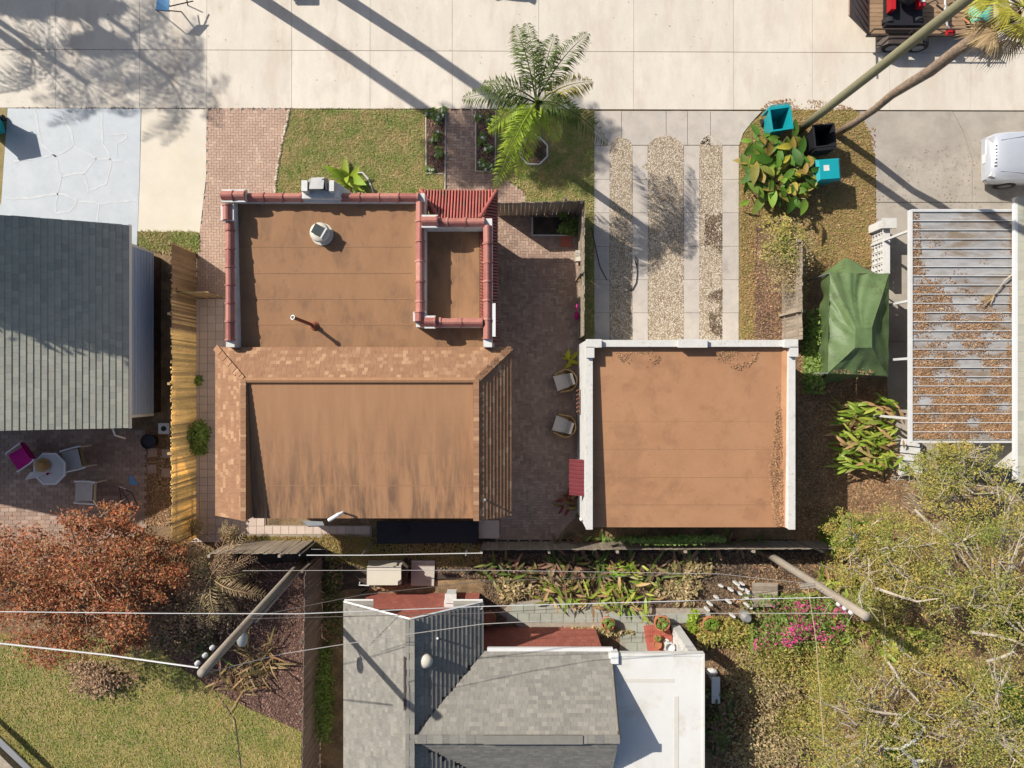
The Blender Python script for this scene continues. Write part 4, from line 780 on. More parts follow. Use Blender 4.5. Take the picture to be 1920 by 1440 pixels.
fence('short gate fence of thin bamboo across the path', (369, 558), (418, 558), 1.5, W_('reed_brown'), .11, .02, name='gate_fence')
fence('shaded board fence at the front of the brick patio', (932, 405), (1087, 402), 1.85, W_('wood_gray'), .14, side=1)
fence('pale weathered fence along the left of the ribbon driveway', (1086, 404), (1085, 636), 1.85, W_('wood_gray'), .14, side=-1)
fence('old grey leaning fence beside the mulch strip', (1466, 470), (1466, 642), 1.75, W_('wood_gray'), .13, side=-1)
fence('weathered board fence behind the tan house, with fanned boards', (436, 1013), (588, 1013), 1.95, W_('wood_gray'), .14, side=-1)
fence('thin grey fence along the rear border behind the garage', (905, 1016), (1545, 1014), 1.2, W_('wood_gray'), .15, side=-1)
fence('dark brown fence running down beside the grey house', (604, 1042), (598, 1500), 2.1, W_('wood_dark'), .13, side=-1)
tr = thing('corner_trellis', 'small wire trellis panel at the corner of the rear fences', 'trellis', P(592, 1030, 0))
for k in range(7): ob('bar', MB().tube([P(586+k*4, 1030, 0), P(586+k*4, 1030, 1.8)], .01, 5), M['metal'], tr)
for z in (.5, 1.1, 1.75): ob('bar', MB().tube([P(584, 1030, z), P(612, 1030, z)], .012, 5), M['metal'], tr)
rail = thing('fence_rail', 'long white rail at the top of the rear fence line', 'rail', P(760, 1015, 0)); ob('bar', MB().tube([P(575, 1041, 1.95), P(690, 1041, 1.95), P(905, 1037, 1.9)], .016, 6), M['chalk'], rail)
for x in (592, 700, 880): ob('post', MB().tube([P(x, 1016, 0), P(x+(x-960)*.083, 1041, 1.94)], .03, 6), M['metal'], rail)
# breeze block wall by the right drive
bw = thing('breeze_block_wall', 'short white breeze block wall beside the carport drive', 'wall', P(1640, 480, 0))
def breeze(c, r=0):
    m = MB(); s = .19
    for du in (-s, 0, s): m.box(Vector(c)+Vector((0, du, 0)), (.16, .035, .38))
    for dz in (-s, 0, s): m.box(Vector(c)+Vector((0, 0, dz)), (.155, .41, .035))
    ob('block', m, M['white'], bw)
for k in range(4):
    for j in range(2): breeze(P(1638, 444+k*22, 0)+Vector((0, 0, .2+.4*j)))
ob('pier', MB().box(P(1638, 432)+Vector((0, .02, .5)), (.4, .28, 1.0)), M['white'], bw); ob('cap', MB().box(P(1638, 476)+Vector((0, 0, .84)), (.24, 1.75, .06)), M['white'], bw); ob('pier_cap', MB().box(P(1638, 432)+Vector((0, .02, 1.03)), (.5, .36, .07)), M['wornwhite'], bw)

# ---------------------------------------------------------------- poles and wires
def upole(name, label, a, za, b, zb, r0, r1, m, zt=None):
    A_, B_ = P(*a, za), P(*b, zb)
    if zt: B_ = A_+(B_-A_)*(zt-za)/(zb-za)
    t = thing(name, label, 'pole', A_); ob('shaft', MB().tube([A_.lerp(B_, k/5) for k in range(6)], [r0+(r1-r0)*k/5 for k in range(6)], 14), m, t, smooth=True); return t, A_, B_
p1, A1_, B1_ = upole('utility_pole', 'tall greenish utility pole rising from beside the teal bins', (1497, 245), 0, (1811, 0), 9, .145, .135, M['pole'], 11.5)
ob('crossarm', MB().rbox(B1_-Vector((0, 0, .4)), (2.2, .1, .12), .4), M['pole'], p1)
p2, A2_, B2_ = upole('utility_pole', 'pale grey utility pole leaning out over the pink flowering bush', (1437, 1037), 0, (1625, 1156), 7, .135, .12, M['pole_gray'])
ob('crossarm', MB().rbox(P(1522, 1098, 4.2), (.7, .12, .12), R(5)), M['pole_gray'], p2)
for k in range(3): ob('insulator', MB().lathe(A2_.lerp(B2_, .8+.05*k)+Vector((-.1, -.1, 0)), [(.03, 0), (.06, .03), (.03, .08), (.06, .1), (.02, .14)], 10), M['insul'], p2)
p3, A3_, B3_ = upole('utility_pole', 'grey utility pole in the corner of the back lawn', (566, 1054), 0, (378, 1262), 8.9, .13, .11, M['pole_gray'])
ob('conduit', MB().tube([A3_+Vector((.22, -.02, 0)), A3_.lerp(B3_, .5)+Vector((.2, -.05, 0)), A3_.lerp(B3_, .63)+Vector((.18, -.06, 0))], .035, 8), M['metal'], p3)
for k in range(3): ob('insulator', MB().lathe(A3_.lerp(B3_, .86+.05*k)+Vector((-.22, .1, 0)), [(.03, 0), (.06, .03), (.03, .08), (.06, .1), (.02, .14)], 10), M['insul'], p3)
c = P(455, 1196, 5.8); la = ob('lamp_arm', MB().tube([A3_.lerp(B3_, .6), c+Vector((.05, .25, .1)), c+Vector((0, .1, .1))], .03, 8), M['metal'], p3)
ob('lamp_head', MB().lathe(c, [(.04, .18), (.16, .14), (.2, 0), (.16, -.06), (.06, -.1)], 20, .75, 1.3), M['metal'], p3, smooth=True)
def wire(label, pts, r, m='wire', sag=.0):
    q = []
    for (a, za), (b, zb) in zip(pts, pts[1:]):
        a, b = P(*a, za), P(*b, zb)
        for k in range(9):
            s = k/8; q.append(a.lerp(b, s)-Vector((0, 0, sag*4*s*(1-s))))
        q.pop()
    q.append(P(*pts[-1][0], pts[-1][1])); return ob('overhead_cable', MB().tube(q, r, 5), M[m], None, label, 'cable')
wire('thick white cable crossing the back lawn to the corner pole', [((-60, 1200), 7.5), ((200, 1228), 7.6), ((372, 1252), 8.0)], .022, 'chalk')
wire('bright cable running over the grey gable between the two poles', [((-80, 1146), 7.2), ((280, 1150), 7.3), ((560, 1151), 7.0), ((905, 1137), 6.0), ((1420, 1123), 5.6), ((1560, 1120), 5.6)], .012, 'chalk')
wire('cable from the corner pole dipping across the shingles to the leaning pole', [((385, 1262), 8.6), ((530, 1226), 7.2), ((760, 1190), 6.6), ((905, 1170), 6.3), ((1300, 1150), 6.0), ((1612, 1150), 6.2)], .011)
wire('thin cable along the rear border above the beige box', [((455, 1070), 5.5), ((900, 1069), 5.3), ((1350, 1076), 5.2), ((1530, 1096), 5.0)], .008)
wire('thin dark cable between the poles above the flower bush', [((470, 1160), 6.6), ((900, 1150), 6.4), ((1330, 1125), 6.0), ((1530, 1098), 5.2)], .009, 'wire_dark')
wire('thin dark cable from the corner pole over the dark fence', [((480, 1155), 6.0), ((680, 1115), 5.4), ((905, 1090), 5.0), ((1300, 1076), 5.0)], .009, 'wire_dark')
wire('guy wire hanging down past the pink bush', [((1515, 1100), 4.3), ((1530, 1200), 4.6), ((1545, 1400), 4.8)], .012, 'twig')
wire('stay wire fixed to the foot of the corner pole', [((400, 1290), .02), ((440, 1350), .03), ((455, 1470), .02)], .02, 'wire_dark')
hose = thing('hose', 'black hose lying looped across the ribbon driveway', 'hose', P(1185, 510, 0)); q = MB()
q.tube([P(1109, 425, .04), P(1116, 460, .04), P(1125, 500, .04), P(1138, 525, .04)], .014, 6); ob('loose_end', q, M['black'], hose)
q = MB(); q.tube([P(1176, 546, .05), P(1186, 543, .05), P(1193, 530, .05), P(1195, 512, .05), P(1194, 500, .05), P(1190, 488, .06), P(1192, 481, .06), P(1195, 486, .06), P(1194, 502, .06)], .016, 6); ob('coil', q, M['black'], hose)

# ---------------------------------------------------------------- wheelie bins
def bin_proto(m, lid, label, loc, rz, group='wheelie bins at the kerb'):
    t = thing('wheelie_bin', label, 'bin', (0, 0, 0), group); w, d, h = .36, .38, 1.02; b = .26
    def rect(x, y, z): return [(-x, -y, z), (x, -y, z), (x, y, z), (-x, y, z)]
    q = MB(); A0 = rect(b, b+.02, .08); A1 = rect(w, d, h); B1 = rect(w-.03, d-.03, h); B0 = rect(b-.03, b-.01, .12)
    q.add(A0+A1+B1+B0, [(3, 2, 1, 0)]+[(i, (i+1) % 4, 4+(i+1) % 4, 4+i) for i in range(4)]+[(4+i, 4+(i+1) % 4, 8+(i+1) % 4, 8+i) for i in range(4)]+[(8+i, 8+(i+1) % 4, 12+(i+1) % 4, 12+i) for i in range(4)]+[(12, 13, 14, 15)])
    ob('body', q, m, t)
    r_ = [(-w-.03, -d-.03), (w+.03, -d-.03), (w+.03, d+.03), (-w-.03, d+.03)]; i_ = [(-w+.02, -d+.02), (w-.02, -d+.02), (w-.02, d-.02), (-w+.02, d-.02)]
    ob('rim', MB().ring(r_, i_, h-.05, h+.02), m, t)
    if lid == 'shut': ob('lid', MB().hexa([Vector(v) for v in rect(w+.04, d+.05, h+.02)], [Vector(v) for v in rect(w-.03, d-.04, h+.12)]), m, t); ob('sticker', MB().box((.06, .1, h+.123), (.2, .2, .004)), M['white'], t)
    else: ob('lid', MB().hexa([Vector((-w, d+.06, h-.75)), Vector((w, d+.06, h-.75)), Vector((w, d+.1, h-.75)), Vector((-w, d+.1, h-.75))], [Vector((-w, d+.04, h)), Vector((w, d+.04, h)), Vector((w, d+.1, h)), Vector((-w, d+.1, h))]), m, t)
    ob('handle', MB().tube([(-w+.05, d+.03, h-.02), (-w+.05, d+.13, h), (w-.05, d+.13, h), (w-.05, d+.03, h-.02)], .018, 6), m, t)
    for s in (-1, 1): ob('wheel', MB().tube([(s*b+s*.02, b, .12), (s*b+s*.08, b, .12)], .12, 14), M['rubber'], t)
    t.location = loc; t.rotation_euler.z = rz; return t
bin_proto(M['teal'], 'open', 'open empty teal bin nearest the road beside the pole foot', P(1444, 243), R(8))
bin_proto(M['black'], 'open', 'open black bin between the pole and the palm trunk', P(1522, 273), R(186))
bin_proto(M['teal'], 'shut', 'teal bin with closed lid and white sticker by the broad leaf shrub', P(1528, 336), R(94))
bin_proto(M['teal'], 'shut', 'teal bin at the left edge beside the painted driveway', P(-2, 240), R(12))
bin_proto(M['black'], 'shut', 'unseen bin added beyond the top edge to cast a small shadow on the road', P(522, -48), R(0))  # bin copy added out of view for the small road shadow

# ---------------------------------------------------------------- cars
def car(label, loc, rz, m):
    t = thing('parked_car', label, 'car', (0, 0, 0), 'parked cars')
    def loft(secs, name, mm, parent, smooth=True):
        vs = []; n = len(secs[0])
        for s in secs: vs += s
        fs = [(i*n+k, i*n+(k+1) % n, (i+1)*n+(k+1) % n, (i+1)*n+k) for i in range(len(secs)-1) for k in range(n)]+[tuple(range(n-1, -1, -1)), tuple(range((len(secs)-1)*n, len(secs)*n))]
        return ob(name, MB().add(vs, fs), mm, parent, smooth=smooth)
    def sec(x, w, zb, zs, zt, crown=.05): return [(x, y*w, z) for y, z in ((-.96, zb), (-1, (zb+zs)/2), (-.98, zs), (-.86, zt-.03), (-.45, zt+crown*.7), (0, zt+crown), (.45, zt+crown*.7), (.86, zt-.03), (.98, zs), (1, (zb+zs)/2), (.96, zb))]
    loft([sec(0, .68, .38, .56, .66, .02), sec(.07, .8, .3, .62, .76), sec(.25, .88, .24, .7, .88), sec(.6, .92, .22, .76, .95), sec(1.2, .93, .22, .8, 1.02), sec(2.2, .93, .22, .82, 1.02), sec(3.6, .92, .22, .82, 1.0), sec(4.2, .88, .28, .8, .95), sec(4.35, .78, .36, .7, .85)], 'body', m, t)
    def cab(x, w, z): return [(x, -w, z), (x, -w*.5, z+.03), (x, 0, z+.04), (x, w*.5, z+.03), (x, w, z)]
    vs = [(1.15, -.84, .98), (1.15, .84, .98), (1.85, -.66, 1.6), (1.85, .66, 1.6), (3.5, -.66, 1.62), (3.5, .66, 1.62), (4.15, -.8, .98), (4.15, .8, .98)]
    ob('cabin', MB().add(vs, [(0, 2, 3, 1), (2, 4, 5, 3), (4, 6, 7, 5), (0, 6, 4, 2), (1, 3, 5, 7), (0, 1, 7, 6)]), m, t)
    ob('windshield', MB().add([(1.19, -.76, 1.03), (1.19, .76, 1.03), (1.8, .6, 1.57), (1.8, -.6, 1.57), (1.17, -.76, 1.035), (1.17, .76, 1.035), (1.78, .6, 1.58), (1.78, -.6, 1.58)], BOXF), M['glass'], t)
    for s in (-1, 1):
        ob('side_window', MB().add([(1.5, s*.81, 1.06), (3.7, s*.815, 1.06), (3.35, s*.7, 1.52), (1.95, s*.7, 1.52), (1.5, s*.8, 1.06), (3.7, s*.8, 1.06), (3.35, s*.69, 1.52), (1.95, s*.69, 1.52)], BOXF), M['glass'], t)
        ob('headlight', MB().box((.12, s*.62, .74), (.16, .22, .14), Matrix.Rotation(s*.35, 3, 'Z')), M['lamp'], t)
        ob('mirror', MB().box((1.55, s*1.0, 1.08), (.12, .2, .14)), m, t)
        for x in (.85, 3.5):
            w = ob('wheel', MB().tube([(x, s*.74, .33), (x, s*.935, .33)], .34, 20), M['rubber'], t); ob('rim', MB().lathe((0, 0, 0), [(.2, 0), (.2, .01)], 5) if False else MB().tube([(x, s*.93, .33), (x, s*.945, .33)], .21, 10), M['rim'], w)
    ob('bumper', MB().rbox((.06, 0, .46), (.16, 1.5, .2), 0), m, t)
    for k in range(7): ob('grille_slot', MB().box((.17, (k-3)*.12, .845), (.09, .06, .05), Matrix.Rotation(-.75, 3, 'Y')), M['black'], t)
    ob('number_plate', MB().box((-.03, 0, .5), (.02, .32, .14)), M['white'], t)
    for s in (-1, 1): ob('hood_line', MB().tube([(.3, s*.55, .915), (1.12, s*.66, 1.035)], .012, 5), m, t)
    t.location = loc; t.rotation_euler.z = rz; return t
car('silver car with a slotted grille on the old concrete drive', P(1828, 307), R(0), M['silver'])
car('parked car just outside the top edge casting a rounded shadow on the road', P(925, -22), R(84), M['silver'])

# ---------------------------------------------------------------- trailer with mower
tl = thing('utility_trailer', 'dark open utility trailer with plank floor and mesh ramp at the top right', 'trailer', P(1720, 20, 0)); zd = .62
X0, X1, Y0, Y1 = px_(1628, zd), px_(1852, zd), py_(64, zd), py_(-50, zd)
pm = UNIT().mesh('plank', M['plank'])
for k in range(14): inst('plank', pm, TRS(((X0+X1)/2, Y0+(Y1-Y0)*(k+.5)/14, zd-.02), 0, (X1-X0, (Y1-Y0)/14-.012, .04)), tl)
for y in (Y0-.03, Y1+.03): ob('frame_rail', MB().box(((X0+X1)/2, y, zd-.03), (X1-X0+.1, .07, .14)), M['steel_black'], tl); ob('side_rail', MB().tube([(X0, y, zd+.4), (X1, y, zd+.4)], .03, 6), M['steel_black'], tl)
for x in (X0, (X0*2+X1)/3, (X0+2*X1)/3, X1):
    for y in (Y0-.03, Y1+.03): ob('post', MB().tube([(x, y, zd-.02), (x, y, zd+.42)], .025, 6), M['steel_black'], tl)
rg = MB(); xg = X0-.02; zt = zd+1.25; XT = xg-px_(1592, zt); bars = [((xg, Y0, zd), (xg-XT, Y0, zt)), ((xg, Y1, zd), (xg-XT, Y1, zt)), ((xg, Y0, zd), (xg, Y1, zd)), ((xg-XT, Y0, zt), (xg-XT, Y1, zt)), ((xg-XT/2, Y0, zd+.62), (xg-XT/2, Y1, zd+.62))]
for a, b in bars: ob('ramp_bar', MB().tube([a, b], .028, 6), M['brownsteel'], tl)
for k in range(9): y = Y0+(Y1-Y0)*k/8; ob('ramp_bar', MB().tube([(xg, y, zd+.02), (xg-XT, min(y+.35, Y1), zt-.02)], .02, 5), M['steel_black'], tl)
ob('ramp_mesh', MB().hexa([Vector((xg-.01, Y0, zd)), Vector((xg+.01, Y0, zd)), Vector((xg+.01, Y1, zd)), Vector((xg-.01, Y1, zd))], [Vector((xg-XT-.01, Y0, zt)), Vector((xg-XT+.01, Y0, zt)), Vector((xg-XT+.01, Y1, zt)), Vector((xg-XT-.01, Y1, zt))]), M['brownsteel'], tl)
for px in (1672, 1722):
    for y in (Y0-.26, Y1+.26):
        x = px_(px, .35); w = ob('wheel', MB().tube([(x, y-.1, .33), (x, y+.1, .33)], .33, 20), M['rubber'], tl); ob('rim', MB().tube([(x, y-.115, .33), (x, y+.115, .33)], .2, 12), M['rim'], w)
for y in (Y0-.26, Y1+.26):
    q = MB(); a0, a1 = px_(1652, .7), px_(1742, .7); q.grid(lambda u, v, y=y: (a0+(a1-a0)*u, y-.14+.28*v, .42+.33*min(1, math.sin(PI*u)*2.2)), 14, 1); q.grid(lambda u, v, y=y: (a0+(a1-a0)*u, y-.14+.28*v, .40+.33*min(1, math.sin(PI*u)*2.2)), 14, 1); ob('fender', q, M['steel_black'], tl)
ob('tongue', MB().tube([(X1, Y0+.3, zd-.08), (X1+1.3, (Y0+Y1)/2, zd-.12)], .04, 6), M['steel_black'], tl); ob('tongue', MB().tube([(X1, Y1-.3, zd-.08), (X1+1.3, (Y0+Y1)/2, zd-.12)], .04, 6), M['steel_black'], tl)
mw = thing('riding_mower', 'red and black stand on mower carried on the trailer', 'mower', P(1695, 20, zd)); c = P(1685, 20, zd)
ob('deck', MB().box(c+Vector((0, -.2, .25)), (1.3, 1.0, .18)), M['black'], mw); ob('engine', MB().lathe(c+Vector((-.05, .15, .55)), [(.28, 0), (.3, .12), (.24, .3), (.1, .34)], 16), M['black'], mw); ob('hood', MB().box(c+Vector((.45, .2, .55)), (.22, .8, .25)), M['redpaint'], mw); ob('panel', MB().box(c+Vector((.46, .15, .69)), (.14, .45, .03)), M['white'], mw)
ob('fuel_tank', MB().box(c+Vector((-.55, .1, .5)), (.16, .8, .3)), M['redpaint'], mw); ob('roll_bar', MB().tube([c+Vector((-.45, .55, .6)), c+Vector((-.5, .5, 1.1)), c+Vector((-.5, -.02, 1.15)), c+Vector((-.05, .05, 1.15)), c+Vector((0, .6, 1.0))], .035, 8), M['chalk'], mw)
for dx, dy in ((-.5, -.5), (.55, -.5), (-.5, .75), (.55, .75)): w = ob('wheel', MB().tube([c+Vector((dx, dy-.08, .2)), c+Vector((dx, dy+.08, .2))], .2, 16), M['rubber'], mw); ob('rim', MB().tube([c+Vector((dx, dy-.09, .2)), c+Vector((dx, dy+.09, .2))], .1, 10), M['rim'], w)
for s in (-.15, .15): ob('control_lever', MB().tube([c+Vector((.5, s, .6)), c+Vector((.75, s, .95)), c+Vector((.8, s*2, 1.0))], .02, 6), M['black'], mw)
tm = thing('string_trimmer', 'string trimmer lying across the right of the trailer', 'trimmer', P(1780, 40, zd)); ob('shaft', MB().tube([P(1772, -20, zd+.5), P(1772, 20, zd+.45), P(1776, 48, zd+.3), P(1783, 58, zd+.2)], .035, 8), M['chalk'], tm); ob('motor', MB().box(P(1782, 60, zd+.2), (.25, .18, .18)), M['redpaint'], tm); ob('guard', MB().lathe(P(1775, -22, zd+.5), [(.15, 0), (.12, .05)], 12), M['black'], tm)
tb = thing('mint_sack', 'mint green sack slumped in a black tub on the trailer', 'sack', P(1825, 40, zd)); c = P(1822, 38, zd); ob('tub', MB().lathe(c, [(.28, .02), (.36, .45), (.34, .45), (.26, .06)], 20), M['black'], tb)
q = MB(); q.grid(lambda u, v: c+Vector(((.08+.3*math.sin(PI*v*.5)*(1+.15*math.sin(5*u*6.28)))*math.cos(2*PI*u), (.08+.3*math.sin(PI*v*.5)*(1+.15*math.sin(5*u*6.28)))*math.sin(2*PI*u), .68-.3*v*v)), 20, 5); q.add([c+Vector((.08*math.cos(k*PI/5), .08*math.sin(k*PI/5), .68)) for k in range(10)], [tuple(range(10))]); ob('sack', q, M['mint'], tb)
gb = thing('gear_pile', 'dark bundle of garden tools beside the mint sack on the trailer', 'tools', P(1800, 30, zd))
for k in range(9): a = P(U(1755, 1845), U(-25, 55), zd+U(.05, .3)); ob('tool', MB().tube([a, a+Vector((U(-.5, .5), U(-.5, .5), U(0, .2)))], U(.015, .04), 6), random.choice([M['black'], M['redpaint'], M['plank'], M['terra'], M['steel_black']]), gb)
bs = thing('blue_sign', 'blue panel on a black metal stand at the top edge of the road', 'sign', P(312, 8, 0)); q = [P(292, 18, .75), P(316, 20, .75), P(318, -14, .95), P(295, -14, .95)]; ob('panel', MB().hexa([v-Vector((0, 0, .03)) for v in q], q), M['blue'], bs)
for a, b in (((291, 18, .72), (318, 21, .72)), ((318, 20, .72), (340, 22, .02)), ((318, 12, .75), (362, 2, .4)), ((350, -2, .4), (352, 10, .02)), ((293, 19, .72), (298, 22, .02)), ((300, -30, .9), (318, 12, .75))): ob('leg', MB().tube([P(*a), P(*b)], .022, 6), M['black'], bs)

# ---------------------------------------------------------------- green tarp over a frame
tt = thing('green_tarp', 'green plastic tarp stretched over a frame beside the carport', 'tarp', P(1600, 600, 0))
zt, zm, zb = 2.45, 1.75, .55
top = [P(1604, 614, zt), P(1635, 614, zt), P(1635, 652, zt), P(1603, 652, zt)]
eave = [P(1556, 512, zm), P(1667, 513, zm), P(1665, 705, zm), P(1552, 700, zm)]
hemz = [P(1548, 520, .95), P(1660, 520, 1.5), P(1661, 702, 1.45), P(1533, 708, .8)]
def tarp_side(i, j, amp, n=26, m=12):
    q = MB(); nr = None
    def fn(u, v):
        a = top[i].lerp(top[j], u); b = eave[i].lerp(eave[j], u); p = b.lerp(a, v)
        s0 = u*9.3+i*2.1+1.7*math.sin(u*4.1+i)+v*1.3; wr = (math.sin(s0*1.7)**3+.6*math.sin(s0*3.1+2)**2)*math.sin(PI*min(max(u, 0), 1))*(1-v)**.8*amp*1.5+math.sin(u*5+v*7+i)*.02*math.sin(PI*v)
        return p+Vector((0, 0, wr-.10*math.sin(PI*v)*math.sin(PI*u)))
    q.grid(fn, n, m); return q
for i in range(4): ob('tarp_panel', tarp_side(i, (i+1) % 4, (.045, .035, .04, .05)[i]), M['tarp'], tt, smooth=True)
q = MB(); q.grid(lambda u, v: top[0].lerp(top[1], u).lerp(top[3].lerp(top[2], u), v)+Vector((0, 0, .01*math.sin(u*9)*math.sin(v*8))), 6, 6); ob('tarp_top', q, M['tarp'], tt, smooth=True)
pk = P(1592, 482, 1.35)
q = MB(); q.grid(lambda u, v: eave[0].lerp(eave[1], u).lerp(P(1540, 520, 1.0).lerp(P(1664, 512, 1.55), u)+(pk-P(1592, 517, 1.35))*(max(0, 1-abs(u-.38)*2.2)), v)+Vector((0, 0, .03*math.sin(u*22+v*3)*v)), 24, 6); ob('tarp_flap', q, M['tarp'], tt, smooth=True)
q = MB(); q.grid(lambda u, v: eave[3].lerp(eave[0], u).lerp(P(1533, 712, .45).lerp(P(1541, 515, .8), u)+Vector((.06*math.sin(u*17), 0, 0)), v)+Vector((-.05*math.sin(u*30)*v, 0, 0)), 40, 8); ob('tarp_flap', q, M['tarp'], tt, smooth=True)
q = MB(); q.grid(lambda u, v: eave[1].lerp(eave[2], u).lerp(P(1652, 520, 1.2).lerp(P(1652, 700, 1.2), u), v)+Vector((.02*math.sin(u*25)*v, 0, 0)), 30, 4); ob('tarp_flap', q, M['tarp'], tt, smooth=True)
q = MB(); q.grid(lambda u, v: eave[2].lerp(eave[3], u).lerp(P(1656, 696, 1.3).lerp(P(1538, 722, .4), u), v)+Vector((0, .03*math.sin(u*25)*v, 0)), 30, 4); ob('tarp_flap', q, M['tarp'], tt, smooth=True)
litter('dry_leaves', [(v.x, v.y) for v in pxs([(1560, 690), (1660, 690), (1660, 704), (1558, 700)], zm)], 160, .03, M['litter'], 'few dry leaves on the near edge of the green tarp', zm+.09, patchy=.8)
for e in eave: ob('frame_post', MB().tube([Vector((e.x*.998, e.y*.998, 0)), e-Vector((0, 0, .03))], .03, 6), M['metal'], tt)
wb = thing('white_steps', 'worn white slatted steps below the carport corner', 'steps', P(1705, 860, 0))
for k in range(5): ob('tread', MB().hexa([P(1690-k, 822+k*14, .3), P(1726, 826+k*14, .3), P(1724, 838+k*14, .3), P(1688-k, 834+k*14, .3)], [P(1690-k, 822+k*14, .55-.07*k), P(1726, 826+k*14, .55-.07*k), P(1724, 838+k*14, .55-.07*k), P(1688-k, 834+k*14, .55-.07*k)]), M['white'], wb)
ob('base', MB().prism(pxs([(1690, 824), (1722, 828), (1720, 890), (1684, 886)]), 0, .29), M['white'], wb)

# ---------------------------------------------------------------- patio furniture
def wicker_chair(label, loc, rz):
    t = thing('wicker_chair', label, 'chair', (0, 0, 0), 'wicker patio chairs'); q = MB()
    q.grid(lambda u, v: ((.28+.06*v)*math.cos(R(-80+160*u))+.02, (.33+.05*v)*math.sin(R(-80+160*u)), .2+v*(.72-.28*abs(u-.5)*2)), 20, 6); q.grid(lambda u, v: ((.31+.07*v)*math.cos(R(-80+160*u))+.02, (.36+.06*v)*math.sin(R(-80+160*u)), .2+v*(.72-.28*abs(u-.5)*2)), 20, 6)
    q.grid(lambda u, v: ((.28+.06+.04*v)*math.cos(R(-80+160*u))+.02, (.38+.04*v)*math.sin(R(-80+160*u)), .2+(.72-.28*abs(u-.5)*2)+.012*math.sin(PI*v)), 20, 2); ob('backrest', q, M['wicker'], t)
    for s in (-1, 1): ob('arm', MB().tube([(.1, s*.39, .6), (-.1, s*.37, .56), (-.3, s*.34, .5), (-.36, s*.33, .3)], .03, 8), M['wicker'], t)
    ob('seat_base', MB().box((-.06, 0, .3), (.62, .6, .12)), M['wicker'], t); ob('seat_cushion', MB().hexa([Vector((-.38, -.29, .36)), Vector((.1, -.25, .36)), Vector((.1, .25, .36)), Vector((-.38, .29, .36))], [Vector((-.37, -.28, .45)), Vector((.1, -.24, .46)), Vector((.1, .24, .46)), Vector((-.37, .28, .45))]), M['cushion'], t)
    ob('back_cushion', MB().hexa([Vector((.08, -.24, .42)), Vector((.2, -.22, .42)), Vector((.2, .22, .42)), Vector((.08, .24, .42))], [Vector((.2, -.22, .84)), Vector((.29, -.2, .84)), Vector((.29, .2, .84)), Vector((.2, .22, .84))]), M['cushion'], t)
    for x in (-.32, .22):
        for y in (-.26, .26): ob('leg', MB().tube([(x, y, 0), (x, y, .26)], .025, 8), M['wicker'], t)
    t.location = loc; t.rotation_euler.z = rz; return t
wicker_chair('wicker chair with cream cushions on the patio, nearer the driveway fence', P(1058, 714), R(17))
wicker_chair('wicker chair with cream cushions on the patio, nearer the maroon awning', P(1056, 797), R(-17))
def patio_chair(label, loc, rz, seat, back):
    t = thing('patio_chair', label, 'chair', (0, 0, 0), 'neighbour patio chairs')
    q = MB(); q.grid(lambda u, v: (-.42+.62*u, -.3+.6*v, .42+.05*(1-u)-.03*math.sin(PI*u)), 10, 4); q.grid(lambda u, v: (-.42+.62*u, -.3+.6*v, .37+.05*(1-u)-.03*math.sin(PI*u)), 10, 4); ob('seat', q, seat, t)
    q = MB(); q.grid(lambda u, v: (.18+.2*u+.03*math.sin(PI*u), -.3+.6*v, .44+.5*u), 8, 4); q.grid(lambda u, v: (.22+.2*u+.03*math.sin(PI*u), -.3+.6*v, .44+.5*u), 8, 4); ob('backrest', q, back, t)
    for s in (-1, 1): ob('arm', MB().tube([(.36, s*.34, .74), (.1, s*.35, .66), (-.34, s*.34, .64), (-.4, s*.33, .55)], .026, 8), M['trim'], t)
    for x in (-.36, .3):
        for y in (-.32, .32): ob('leg', MB().tube([(x, y, 0), (x, y, .64 if x < 0 else .74)], .022, 8), M['trim'], t)
    t.location = loc; t.rotation_euler.z = rz; t.scale = (1.15, 1.15, 1.05); return t
patio_chair('pale grey chair with olive woven back, nearest the shingle house wall', P(160, 857), R(14), M['sling'], M['olive'])
patio_chair('pale chair with cream seat nearest the rust red tree', P(182, 918), R(-2), M['cushion'], M['sling'])
patio_chair('magenta covered chair beside the octagonal table', P(64, 852), R(34), M['magenta'], M['magenta'])
tb = thing('octagon_table', 'pale octagonal patio table with things on it', 'table', P(96, 876)); c = P(93, 879, .72)
oc = lambda r, z: [(c.x+r*math.cos(R(22.5+45*k)), c.y+r*math.sin(R(22.5+45*k))) for k in range(8)]
ob('tabletop', MB().prism(oc(.58, 0), .68, .715), M['sling'], tb); ob('table_rim', MB().ring(oc(.62, 0), oc(.55, 0), .685, .735), M['trim'], tb); ob('pedestal', MB().lathe((c.x, c.y, 0), [(.3, 0), (.28, .04), (.06, .1), (.06, .6), (.2, .68)], 14), M['trim'], tb)
q = P(80, 872, .73); ob('straw_hat', MB().lathe(q, [(.27, 0), (.3, .02), (.2, .05), (.17, .16), (.1, .2), (.02, .2)], 20, 1, .85), M['wicker'], None, 'straw hat lying on the octagonal table', 'hat')
ob('linen_cloth', MB().grid(lambda u, v: P(46+38*u+10*v, 900-26*u*.5-14*v+6*u, .74+.015*math.sin(9*u)*math.cos(7*v)-.25*max(0, .25-u)), 12, 8), M['sling'], None, 'pale folded cloth hanging over the left edge of the octagonal table', 'cloth')
ob('drinking_cup', MB().lathe(P(92, 888, .735), [(.03, 0), (.045, .1), (.04, .1), (.03, .02)], 12), M['magenta'], None, 'small dark pink cup on the octagonal table', 'cup')
ws = thing('wire_stand', 'black curved wire stand at the sunlit patio corner', 'stand', P(240, 932))
pts = [(224, 912), (248, 925), (258, 948), (252, 958), (228, 945), (224, 912)]
